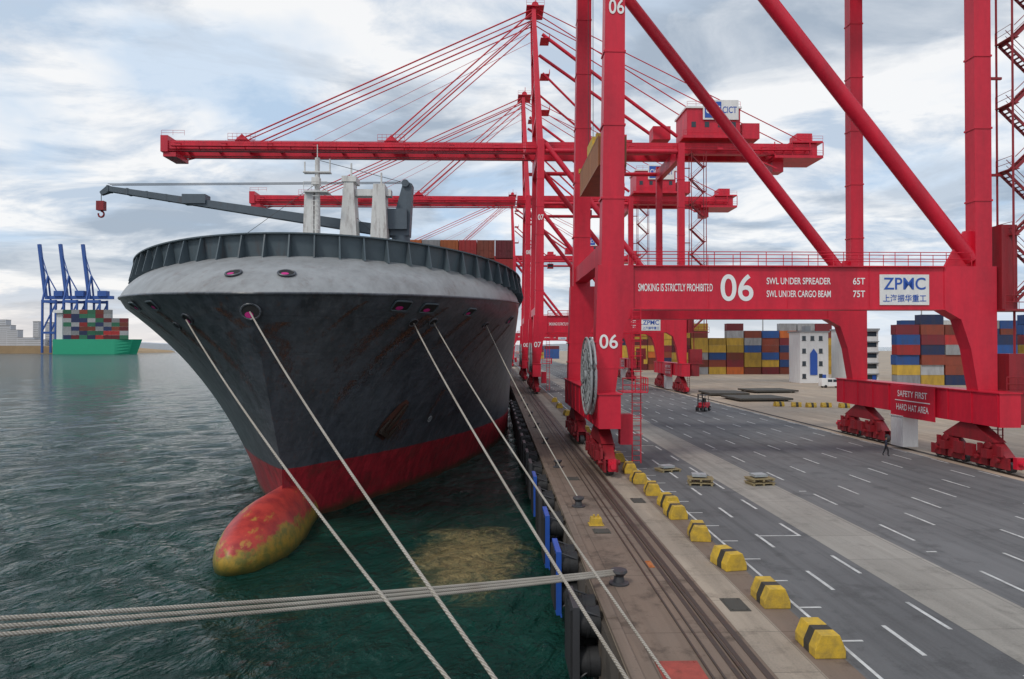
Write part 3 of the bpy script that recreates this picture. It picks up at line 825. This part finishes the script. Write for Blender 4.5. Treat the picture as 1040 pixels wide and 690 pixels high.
def streak(side,z,s,wid,ln,k=1.):
    rows=[];fr=[]
    NJ=16;NI=5
    p0=hullpt(side,z,s)
    for j in range(NJ+1):
        zz_=z-ln*j/NJ; row=[];f_=[]
        y_t=p0.y+.075*ln*j/NJ
        a=min(1,max(0,(zz_+3.5)/17.))**1.5; L=75*(1-a)+25*a
        sj=(y_t-lerp_tab(STEM,zz_))/L
        sj=max(.004,s*(1-.25*j/NJ)) if sj<0.004 else sj
        for i in range(NI+1):
            u=i/NI-.5; ds=u*wid/18.
            pp,nn=hullnrm(side,zz_,max(.0015,sj+ds))
            row.append(pp+nn*.035); f_.append(k*(1-j/NJ)**.7*(1-abs(2*u)**1.6))
        rows.append(row); fr+=f_
    rq.grid(rows); fades.extend(fr)
CH=(('A',-1,11.9,.10,.5,.42,False),('A2',-1,11.5,.15,.35,.3,False),('B',1,12.2,.004,.62,.5,False),('C0',1,12.9,.20,.75,.48,True),('D0',1,12.85,.27,.75,.48,True),
        ('C',1,11.8,.225,.4,.35,False),('D',1,11.9,.28,.4,.35,False),('E0',1,12.8,.42,.55,.4,True),('E',1,11.9,.50,.35,.3,False),('F',1,12.5,.72,.55,.4,True),('G',-1,12.9,.19,.6,.4,True),('G2',-1,13.0,.30,.6,.4,True))
for nm,side,z,s,rx,rz,sq in CH:
    p,n=hullnrm(side,z,s)
    if nm=='B': p=hullpt(1,12.2,0); n=Vector((0,-1,-.25)); p=p+Vector((0,-.12,0))
    chk[nm]=p+n*.15
    ringobj(p,n,rx,rz,square=sq,inner=nm not in('A2','C','D','E'))
    if nm!='B': streak(side,z-rz,s,rx*1.1,random.uniform(3.5,7),1.)
for sx_ in (-1,1):
    s=.012
    p=platept(sx_,s,.35); p2=platept(sx_,s,.45); p3=platept(sx_,s+.004,.35); n=(p2-p).cross(p3-p).normalized()
    if n.y>0:n=-n
    ringobj(p+n*.05,n,.55,.45)
for side,z,s,wd,ln in ((1,11.6,.02,.5,7),(1,13.1,.13,.3,4),(1,13,.33,.35,6),(1,12,.60,.5,6),(-1,12.5,.03,.4,5),(-1,13,.36,.4,5),(1,3.6,.18,1.6,3.4),(1,7.5,.10,.4,4),(1,6,.3,.5,4)):
    streak(side,z,s,wd,ln,.9)
ro=spart(rq,'rust_stain',M['streak'])
ro_me=ro.data
kd=kdtree.KDTree(len(rq.v))
for i,p in enumerate(rq.v): kd.insert(Vector(p)-Vector(SO),i)
kd.balance()
ca=ro_me.color_attributes.new('fade','FLOAT_COLOR','POINT')
for v in ro_me.vertices:
    _,i,_d=kd.find(v.co); f=fades[i]; ca.data[v.index].color=(f,f,f,1)
# anchor housed in a rusty pocket
p,n=hullnrm(1,3.9,.165)
a=Vector((0,0,1)).cross(n).normalized(); b=n.cross(a).normalized()
sk=(a*.45+b*.9).normalized(); sa=sk.cross(n).normalized()
q=MB(); pts=[p+n*.10+sa*u_+sk*v_ for u_,v_ in ((-.9,-2.0),(.9,-2.0),(1.15,-.8),(.8,1.2),(.35,1.9),(-.35,1.9),(-.8,1.2),(-1.15,-.8))]
q.add(pts,[tuple(range(8))]); spart(q,'anchor_pocket',M['rust'],recalc=False)
q=MB(); q.beam(p+n*.3-sk*1.5,p+n*.3+sk*1.6,.28,.2,up=n); q.beam(p+n*.32-sk*1.5-sa*.8,p+n*.32-sk*1.5+sa*.8,.35,.3,up=n)
for s_ in (-1,1): q.beam(p+n*.32-sk*1.5+sa*s_*.75,p+n*.38-sk*.2+sa*s_*.85,.4,.25,.1,.1,up=n)
spart(q,'anchor',M['rail'])
p,n=hullnrm(1,3.2,.25)
a=Vector((0,0,1)).cross(n).normalized(); b=n.cross(a).normalized()
q=MB(); q.path([p+n*.03+a*.3*math.cos(t_)+b*.3*math.sin(t_) for t_ in [2*math.pi*k/20 for k in range(21)]],.035,5); q.beam(p+n*.03-a*.2-b*.2,p+n*.03+a*.2+b*.2,.06,.04,up=n); q.beam(p+n*.03+a*.2-b*.2,p+n*.03-a*.2+b*.2,.06,.04,up=n)
spart(q,'thruster_mark',M['grey'])
D=2.4
q=MB(); q.tube((-20.8+D,72,14.2),(-20.8+D,72,29.6),.42,12,r1=.25); q.box(-22.0+D,-19.6+D,71.2,72.8,25.9,26.05); q.box(-22.2+D,-19.4+D,71.6,72.4,28,28.12)
q.tube((-22.1+D,72,28.1),(-22.1+D,72,29.2),.08,6); q.tube((-19.5+D,72,28.1),(-19.5+D,72,29.5),.08,6); q.box(-21.2+D,-20.4+D,71.2,71.9,26.7,27.4); railing(q,(-22+D,71.2,26.05),(-19.6+D,71.2,26.05),.9,.6,.03)
q.beam((-21.7+D,72,16),(-21.6+D,72,25.9),1.3,.9,.9,.6); q.tube((-20.8+D,72,29.6),(-20.8+D,72,31),.05,6)
for k in range(20): q.box(-21.15+D,-20.45+D,71.35,71.4,16+k*.5,16.06+k*.5)
spart(q,'foremast',M['shipwhite'])
q=MB()
q.prism([(-19.3+D,14.2),(-16.5+D,14.2),(-17.3+D,27.4),(-18.3+D,27.4)],73,75); q.box(-18.5+D,-17.0+D,72.9,75.1,27.4,28.0)
q.prism([(-15.9+D,14.2),(-13.4+D,14.2),(-14.0+D,27.2),(-15.2+D,27.2)],73,75)
q.box(-18.5+D,-13.4+D,73.4,74.6,26.0,26.7); q.tube((-17.7+D,74,28.0),(-17.7+D,74,29.6),.1,6); q.tube((-14.5+D,74,27.2),(-14.5+D,74,28.6),.1,6)
q.box(-19.6+D,-12.6+D,72.6,75.4,15.5,18.6); q.box(-19.7+D,-12.5+D,72.5,75.5,18.6,18.75); railing(q,(-19.6+D,72.6,18.75),(-12.6+D,72.6,18.75),.9,.7,.03)
spart(q,'king_post',M['shipwhite'])
q=MB(); q.tube((-12.6+D,75.5,14),(-12.6+D,75.5,22),1.0,16); q.prism([(-13.7+D,22),(-11.6+D,22),(-11.3+D,27.6),(-12.2+D,28.0),(-13.0+D,25)],74.6,76.4)
q.box(-14.0+D,-11.8+D,74.1,74.5,22.6,24.8); q.tube((-12.0+D,74.3,27.6),(-12.0+D,76.7,27.6),.4,12)
dc=spart(q,'deck_crane',[M['jib']])
q=MB()
p0=Vector((-13.0+D,75.5,22.4));p1=Vector((-41.6,75.5,27.0))
for s_ in (-.55,.55):
    q.beam(p0+Vector((0,s_,0)),p1+Vector((0,s_*.6,0)),.22,1.15,.22,.55)
for k in range(16):
    m_=p0.lerp(p1,k/15); q.box(m_.x-.1,m_.x+.1,m_.y-.5,m_.y+.5,m_.z-.35,m_.z+.35)
q.beam(p1,p1+Vector((-.9,0,-.5)),.7,.7,.4,.4); q.box(p1.x+8,p1.x+10.5,74.8,76.2,p1.z-1.6,p1.z-.6)
spart(q,'jib',M['jib'],parent=dc)
q=MB()
for s_ in (-.4,0,.4):
    q.tube((-12.0+D,75.5+s_,27.9),(p1.x,75.5+s_,p1.z+.5),.03,4)
q.tube((-20.8+D,72,29.4),(-12.2+D,75.5,27.9),.03,4); q.tube((p1.x-.9,75.5,p1.z-.6),(p1.x-.9,75.5,p1.z-1.6),.04,4)
q.tube((-20.8+D,72,27),(-30,66,16),.025,4); q.tube((-20.8+D,72,27),(-6,78,16),.025,4)
spart(q,'rigging_wire',M['dark'],parent=dc)
q=MB(); q.box(p1.x-1.3,p1.x-.5,75.2,75.8,p1.z-2.3,p1.z-1.3); q.path([(p1.x-.9+.3*math.cos(t_),75.5,p1.z-2.7+.32*math.sin(t_)) for t_ in [math.pi/2-2*math.pi*.8*k/12 for k in range(13)]],.1,6)
spart(q,'hook_block',M['redd'],parent=dc)
q=MB(); q.beam((-8,90,22.6),(-12.5,88,19.0),.8,.9); q.beam((-8,90,22.6),(-6.4,91,22.0),.8,.9); q.box(-6.8,-6.0,91,92,14.2,22); spart(q,'lashing_frame',M['jib'])
pal3=['brown','brown','maroon','navy','navy','grey','red','brown','orange']
for i in range(5,14):
    for k in range(4):
        cont(C40,(cx-16.0+i*2.52,101,14.3+k*2.6),math.pi/2,random.choice(pal3),'{} shipping container stacked on the ship deck','containers on the ship')

# ------------------------------------------------------------------ ropes
def rope(p0,p1,sag,r=.07,label='',group='mooring ropes',n=36):
    p0=Vector(p0);p1=Vector(p1);pts=[]
    for i in range(n+1):
        t_=i/n; p=p0.lerp(p1,t_); p.z-=sag*4*t_*(1-t_); pts.append(p)
    q=MB(); q.path(pts,r,8)
    o=q.obj('mooring_rope',M['rope'],origin=tuple(p0)); tag(o,label,'rope',group); return o
LB='pale fibre mooring rope running from the ship bow to the quay'
rope(chk['A'],(5.2,5.6,.5),.9,.048,LB); rope(chk['B'],(5.2,5.0,.5),.7,.05,LB)
rope(chk['C'],(5.2,7.9,.5),.6,.05,LB); rope(chk['D'],(5.25,17.2,.45),.5,.045,LB)
rope(chk['E'],(5.3,43.0,.45),.4,.045,LB)
for i in range(3):
    rope((5.3,29.0+.1*i,.42+.05*i),(-30,0,8.3+.4*i),.45+.05*i,.058,'thick pale hawser stretched over the water to a bollard','hawsers over the water')

# ------------------------------------------------------------------ bollards, fenders
q=MB(); prof=[(.42,0),(.42,.06),(.24,.1),(.2,.32),(.28,.42),(.36,.5),(.33,.6),(.0,.64)]
rows=[[(r*math.cos(2*math.pi*k/20),r*math.sin(2*math.pi*k/20),z) for k in range(21)] for r,z in prof]
q.grid(rows); bl=q.obj('bollard',M['dark'],merge=True)
tag(bl,'dark steel mooring bollard bolted to the quay edge','bollard','bollards on the quay'); bl.location=(5.25,29,.01)
for y in (5.4,8,17.2,43,57,71,85,99,113,127,141): copy_thing(bl,(5.25,y,.01))
def fender_model(panelmat,label):
    fe=empty('quay_fender',(4.0,27,-1.3),label,'fender','fenders along the quay wall')
    def fp(q,n,m): return q.obj(n,m,fe,origin=(0,0,0),loc=(0,0,0))
    for y in (-.55,.65):
        for z in (-.75,.75):
            q=MB(); q.tube((-.8,y,z),(0,y,z),.50,16,r1=.60); q.tube((-.5,y,z),(-.4,y,z),.58,16); fp(q,'rubber_cone',M['black'])
    q=MB(); q.box(-1.05,-.8,-1.15,1.25,-1.5,1.5); q.box(-.85,-.78,-1.22,1.32,-1.58,-1.45); fp(q,'front_panel',panelmat)
    q=MB(); q.box(-1.13,-1.05,-1.0,1.1,-1.3,1.35); fp(q,'facing_pad',M['black'])
    for y in (-1,1.1):
        q=MB(); q.tube((-.8,y,1.4),(0,y,1.1),.04,5); fp(q,'chain',M['dark'])
        q=MB(); q.tube((-.8,y,-1.2),(0,y,-.6),.04,5); fp(q,'chain',M['dark'])
    return fe
fb=fender_model(M['blue'],'black rubber fender with blue front panel on the quay wall'); fb.location=(4.0,41,-1.3)
fd=fender_model(M['dark'],'black rubber fender hanging on the quay wall'); fd.location=(4.0,27,-1.3)
copy_thing(fb,(4.0,53,-1.3)); copy_thing(fb,(4.0,34,-1.3))
for y in (47,59,65,71,77,83,89,95,101,107,113,119,125): copy_thing(fd,(4.0,y,-1.3))

# ------------------------------------------------------------------ quay details
q=MB(); prof=[(-.5,0),(.5,0),(.5,.28),(.3,.75),(-.3,.75),(-.5,.28)]
q.prism(prof,-.75,-.28,0); q.prism([(x*.999,z*.999) for x,z in prof],-.28,.12,1); q.prism(prof,.12,.75,0)
ba=q.obj('traffic_barrier',[M['yellow'],M['blackp']],bevel=.02)
tag(ba,'yellow concrete barrier block with black stripe beside the crane rail','barrier','yellow barrier blocks')
ba.location=(10.75,22.6,.014)
for y in (26.8,31.2,35.8,40.3,42.8,46.6,50.5,54.6,60,66,72,80,90,100,112,124):
    copy_thing(ba,(10.75+random.uniform(-.15,.15),y,.014),random.uniform(-.2,.2))
for x,y in ((50,113),(52,112),(54.5,112),(57,111),(47.5,114)):
    copy_thing(ba,(x,y,.014),random.uniform(1.2,1.8))
def plate(x,y,w_,l_,m,label,h=.03,rot=0,name='steel_plate'):
    q=MB(); q.box(-w_/2,w_/2,-l_/2,l_/2,0,h)
    q.box(-w_/2+.06,w_/2-.06,-l_/2+.06,l_/2-.06,h,h+.012)
    for a_ in (-1,1):
        for b_ in (-1,1): q.tube((a_*(w_/2-.12),b_*(l_/2-.12),h),(a_*(w_/2-.12),b_*(l_/2-.12),h+.035),.04,6)
    o=q.obj(name,m,loc=(x,y,.008)); o.rotation_euler=(0,0,rot); tag(o,label,'cover plate'); return o
plate(5.75,21.0,1.35,1.6,M['redplate'],'faded red steel cover plate on the quay')
plate(7.1,31.5,.3,.9,M['orange'],'small orange cover plate between the crane rails')
plate(5.8,37.2,.9,.9,M['hatch'],'dark steel manhole cover on the quay')
plate(5.9,52,1.0,1.2,M['hatch'],'dark steel manhole cover on the quay')
plate(9.3,26.5,.8,1.3,M['hatch'],'dark steel manhole cover on the quay')
plate(9.3,44.5,.8,1.3,M['hatch'],'dark steel manhole cover on the quay')
q=MB(); q.prism([(-.35,0),(.35,0),(.28,.42),(-.28,.42)],-.3,.3); q.tube((-.12,0,.42),(-.12,0,.58),.06,8); q.tube((.12,0,.42),(.12,0,.58),.06,8); q.box(-.42,.42,-.36,.36,0,.06)
o=q.obj('service_box',M['yellow'],loc=(5.7,38.6,.01),bevel=.02); tag(o,'small yellow service box on the quay edge','service box')
def pallet(x,y,rot,stack):
    e=empty('pallet_stack',(x,y,.02),'yellowish wooden dunnage frame lying on the road','pallet','dunnage frames on the road')
    q=MB()
    for k in range(stack):
        z=k*.3
        for xx in (-.75,0,.75): q.box(xx-.07,xx+.07,-.6,.6,z,z+.14)
        for j in range(5): q.box(-.9,.9,-.6+j*.26,-.42+j*.26,z+.14,z+.2)
    q.obj('slat_frame',M['pallet'],e,loc=(0,0,0))
    q=MB(); q.box(-.6,.4,-.4,.4,stack*.3,stack*.3+.18); q.obj('timber_block',M['grey'],e,loc=(0,0,0)); e.rotation_euler=(0,0,rot)
pallet(19.2,49.5,.15,2); pallet(14.9,49.6,-.2,2); pallet(13.9,55,.3,1)
def hatchc(x,y,w_,l_,z,rot):
    q=MB(); q.box(-w_/2,w_/2,-l_/2,l_/2,.25,.6)
    for k in range(int(w_)): q.box(-w_/2+k+.4,-w_/2+k+.5,-l_/2-.03,-l_/2,.25,.6)
    for a_ in (-1,1):
        for b_ in (-1,1): q.box(a_*w_*.42-.2,a_*w_*.42+.2,b_*l_*.4-.2,b_*l_*.4+.2,0,.25)
    o=q.obj('hatch_cover',M['hatch'],loc=(x,y,z)); o.rotation_euler=(0,0,rot); tag(o,'flat dark steel ship hatch cover lying on the yard','hatch cover','hatch covers in the yard')
hatchc(49,128,10,9,.01,.05); hatchc(47.5,142,8,9,.01,-.04); hatchc(60,150,10,8,.01,.1)
fk=empty('forklift',(32.3,106,.01),'small red forklift truck driving on the road','forklift')
def fkp(q,n,m,**k): return q.obj(n,m,fk,loc=(0,0,0),**k)
q=MB(); q.prism([(-1.5,.5),(1.1,.5),(1.1,.9),(.4,1.0),(.4,1.25),(-.6,1.35),(-1.5,1.25)],-.6,.6,axis='x'); fkp(q,'body',M['red'],bevel=.04)
q=MB()
for a_ in (-.5,.5):
    q.tube((a_,-1.2,1.3),(a_,-.9,2.4),.05,6); q.tube((a_,.9,.9),(a_,.5,2.4),.05,6)
q.box(-.6,.6,-1.0,.6,2.4,2.46); fkp(q,'overhead_guard',M['dark'])
q=MB()
for a_ in (-.35,.35): q.box(a_-.06,a_+.06,1.2,1.35,.15,2.7)
for z_ in (.5,1.6,2.6): q.box(-.4,.4,1.22,1.3,z_,z_+.1)
fkp(q,'mast',M['dark'])
for a_ in (-.3,.3):
    q=MB(); q.box(a_-.06,a_+.06,1.38,2.4,.12,.17); q.box(a_-.06,a_+.06,1.36,1.42,.12,.8); fkp(q,'fork',M['dark'])
q=MB(); q.box(-.28,.28,-.5,0,1.36,1.46); q.box(-.28,.28,-.6,-.5,1.36,1.95); fkp(q,'seat',M['black'])
for xx in (-.62,.62):
    for yy in (-1.1,.85):
        q=MB(); q.tube((xx-.14,yy,.38),(xx+.14,yy,.38),.38,16); q.tube((xx-.15,yy,.38),(xx+.15,yy,.38),.15,10,mi=1); fkp(q,'wheel',[M['black'],M['grey']])
fk.rotation_euler=(0,0,math.pi*.8)
vn=empty('van',(81.5,165,.01),'white van parked beside the white yard building','van')
def vp(q,n,m,**k): return q.obj(n,m,vn,loc=(0,0,0),**k)
q=MB(); q.prism([(-2.6,.4),(2.6,.4),(2.65,1.1),(1.9,1.3),(1.3,2.2),(-2.5,2.3),(-2.65,1.2)],-.95,.95); vp(q,'body',M['white'],bevel=.06)
for (xa,xb) in ((.1,1.2),(-1.2,-.1)):
    q=MB(); q.box(xa,xb,-.97,-.955,1.4,2.05); vp(q,'window',M['glass'])
for xx in (-1.7,1.7):
    for yy in (-.86,.86):
        q=MB(); q.tube((xx,yy-.12,.36),(xx,yy+.12,.36),.36,16); vp(q,'wheel',M['black'])
def building(x0,x1,y,dep,h,st,label,blue=False,stripe=False):
    e=empty('office_building',(x0,y,0),label,'building')
    W_=x1-x0
    q=MB(); q.box(0,W_,0,dep,0,h); q.obj('wall',M['white'],e,loc=(0,0,0))
    q=MB(); q.box(-.3,W_+.3,-.3,dep+.3,h,h+.4); q.box(W_*.3,W_*.5,dep*.3,dep*.6,h+.4,h+1.8); q.obj('roof',M['roof'],e,loc=(0,0,0))
    fh=h/st
    for k in range(st):
        if stripe:
            q=MB(); q.box(.5,W_-.5,-.06,-.01,k*fh+1.2,k*fh+2.4); q.obj('window',M['glass'],e,loc=(0,0,0))
            q=MB(); q.box(0,W_,-.5,-.02,k*fh+fh-.35,k*fh+fh-.1); q.obj('balcony_slab',M['roof'],e,loc=(0,0,0))
        else:
            for i in range(int(W_//2.3)):
                if blue and i==1 and k<3: continue
                q=MB(); q.box(.6+i*2.3,1.6+i*2.3,-.06,-.01,k*fh+1.3,k*fh+2.5); q.box(.5+i*2.3,1.7+i*2.3,-.12,-.01,k*fh+1.15,k*fh+1.28); q.obj('window',M['glass'],e,loc=(0,0,0))
    q=MB(); q.box(W_*.85-.5,W_*.85+.5,-.1,-.02,0,2.3); q.obj('door',M['blue'],e,loc=(0,0,0))
    if blue:
        q=MB(); q.prism([(2.7,2.2),(4.7,2.2),(4.7,8.0),(3.7,9.4),(2.7,8.0)],-.2,-.13); q.obj('sign_panel',M['blue'],e,loc=(0,0,0))
    return e
building(83.4,91.2,186,7,13.8,4,'white painted office building with blue panels in the yard',True)
building(95.0,102.8,182,10,14.4,5,'white office building with banded windows in the container yard',False,True)
ms=empty('light_mast',(60,300,0),'tall slender lighting mast standing in the container yard','light mast','lighting masts in the yard')
q=MB(); q.tube((0,0,0),(0,0,38),.35,10,r1=.16); q.obj('pole',M['grey'],ms,loc=(0,0,0))
q=MB(); q.tube((0,0,37.6),(0,0,38),1.5,12)
for k in range(8):
    a_=2*math.pi*k/8; q.box(1.5*math.cos(a_)-.3,1.5*math.cos(a_)+.3,1.5*math.sin(a_)-.3,1.5*math.sin(a_)+.3,37.2,37.6)
q.obj('lamp_ring',M['grey'],ms,loc=(0,0,0))
for p in ((118,300),(170,270),(55,420),(95,420)): copy_thing(ms,(p[0],p[1],0))

# ------------------------------------------------------------------ person
def person(x,y,rz):
    V=[(0,0,.95),(0,0,1.15),(0,0,1.38),(0,0.0,1.5),(0,-.01,1.64),
       (-.19,0,1.42),(-.24,.06,1.15),(-.23,-.08,.92),(.19,0,1.42),(.24,-.06,1.15),(.23,.12,.93),
       (-.1,0,.9),(-.11,-.14,.5),(-.1,-.12,.08),(-.1,-.26,.04),(.1,0,.9),(.11,.12,.5),(.1,.28,.12),(.1,.16,.05),(0,-.02,1.74)]
    E=[(0,1),(1,2),(2,3),(3,4),(2,5),(5,6),(6,7),(2,8),(8,9),(9,10),(0,11),(11,12),(12,13),(13,14),(0,15),(15,16),(16,17),(17,18),(4,19)]
    Rr=[.15,.14,.16,.06,.1,.07,.05,.035,.07,.05,.035,.1,.07,.05,.04,.1,.07,.05,.04,.08]
    me=bpy.data.meshes.new('person'); me.from_pydata(V,E,[]); ob=bpy.data.objects.new('person_t',me); col.objects.link(ob)
    ob.modifiers.new('s','SKIN')
    for i,r in enumerate(Rr): me.skin_vertices[0].data[i].radius=(r,r*.8)
    me.skin_vertices[0].data[0].use_root=True
    ob.modifiers.new('u','SUBSURF').levels=2
    dg=bpy.context.evaluated_depsgraph_get(); dg.update(); m2=bpy.data.meshes.new_from_object(ob.evaluated_get(dg)); bpy.data.objects.remove(ob)
    for m_ in (M['cloth'],M['pants'],M['skin']): m2.materials.append(m_)
    for p_ in m2.polygons:
        c_=p_.center; p_.use_smooth=True
        p_.material_index=2 if c_.z>1.5 or (abs(c_.x)>.2 and c_.z<1.0) else (1 if c_.z<.95 else 0)
    o=bpy.data.objects.new('person',m2); col.objects.link(o); o.location=(x,y,.02); o.rotation_euler=(0,0,rz)
    tag(o,'person in dark work clothes walking across the road','person')
    bm=bmesh.new(); bmesh.ops.create_uvsphere(bm,u_segments=12,v_segments=8,radius=.115); bmesh.ops.translate(bm,vec=(0,.02,1.75),verts=bm.verts)
    hm=bpy.data.meshes.new('hair'); bm.to_mesh(hm); bm.free(); hm.materials.append(M['hair']); h=bpy.data.objects.new('hair',hm); col.objects.link(h); h.parent=o
person(35.7,62,1.2)

# ------------------------------------------------------------------ distant port
bc=empty('gantry_crane',(-812,1290,0),'blue quay crane with raised boom across the harbour','crane','blue cranes across the harbour')
def bp_(q,n,m=M['cblue']): return q.obj(n,m,bc,loc=(0,0,0))
for a_ in (-12,12):
    for b_ in (-12,12):
        q=MB(); q.beam((a_,b_,-2),(a_,b_,95),3,3); bp_(q,'leg')
q=MB()
for b_ in (-12,12): q.beam((-12,b_,35),(12,b_,35),4,4); q.beam((-12,b_,92),(12,b_,92),4,5); q.beam((-12,b_,38),(12,b_,88),2,2)
q.beam((-12,-12,92),(-12,12,92),3,4); q.beam((-14,0,100),(30,0,100),6,6); q.beam((-12,-12,93),(-10,0,140),2.5,2.5); q.beam((-12,12,93),(-10,0,140),2.5,2.5); q.beam((12,0,100),(-10,0,140),1.6,1.6)
q.box(4,20,-6,6,102,112)
bp_(q,'portal_frame')
q=MB(); q.beam((-14,0,102),(-26,0,198),5,5); q.beam((-10,0,140),(-20,0,160),1.2,1.2); q.beam((-10,0,140),(-25,0,190),1.0,1.0)
for k in range(8): q.beam((-16-k*1.3,0,110+k*11),(-13-k*1.3,0,110+k*11),3,1)
bp_(q,'raised_boom')
for x in (-772,-732): copy_thing(bc,(x,1290+random.uniform(-5,5),0))
gs=empty('container_ship',(-704,1240,-3.5),'distant green container ship loaded with stacked containers','ship')
q=MB(); Lh=66
rows=[]
for j in range(6):
    v=j/5; z=v*26
    fl=Lh*(1+.14*v)
    rows.append([(-Lh,18,z),(-Lh,-18,z),(0,-18,z),(Lh*.6,-17,z),(fl-6,-7-5*v,z),(fl+4,0,z),(fl-6,7+5*v,z),(Lh*.6,17,z),(0,18,z),(-Lh,18,z)])
q.grid(rows,0,False); q.add(rows[-1][:-1],[tuple(range(9))]); q.obj('hull',M['green'],gs,loc=(0,0,0))
q=MB(); q.box(-62,-52,-14,14,26,78); q.box(-65,-49,-19,19,72,77); q.obj('bridge',M['white'],gs,loc=(0,0,0))
for i in range(8):
    for k in range(7 if i<6 else 5):
        o=cont(C40,(-746+i*13.9,1225,22.5+k*7.4),0,random.choice(['maroon','brown','navy','green','red','grey','green']),'{} shipping container aboard the distant ship','containers on the distant ship'); o.scale=(1.12,1.5,2.8)
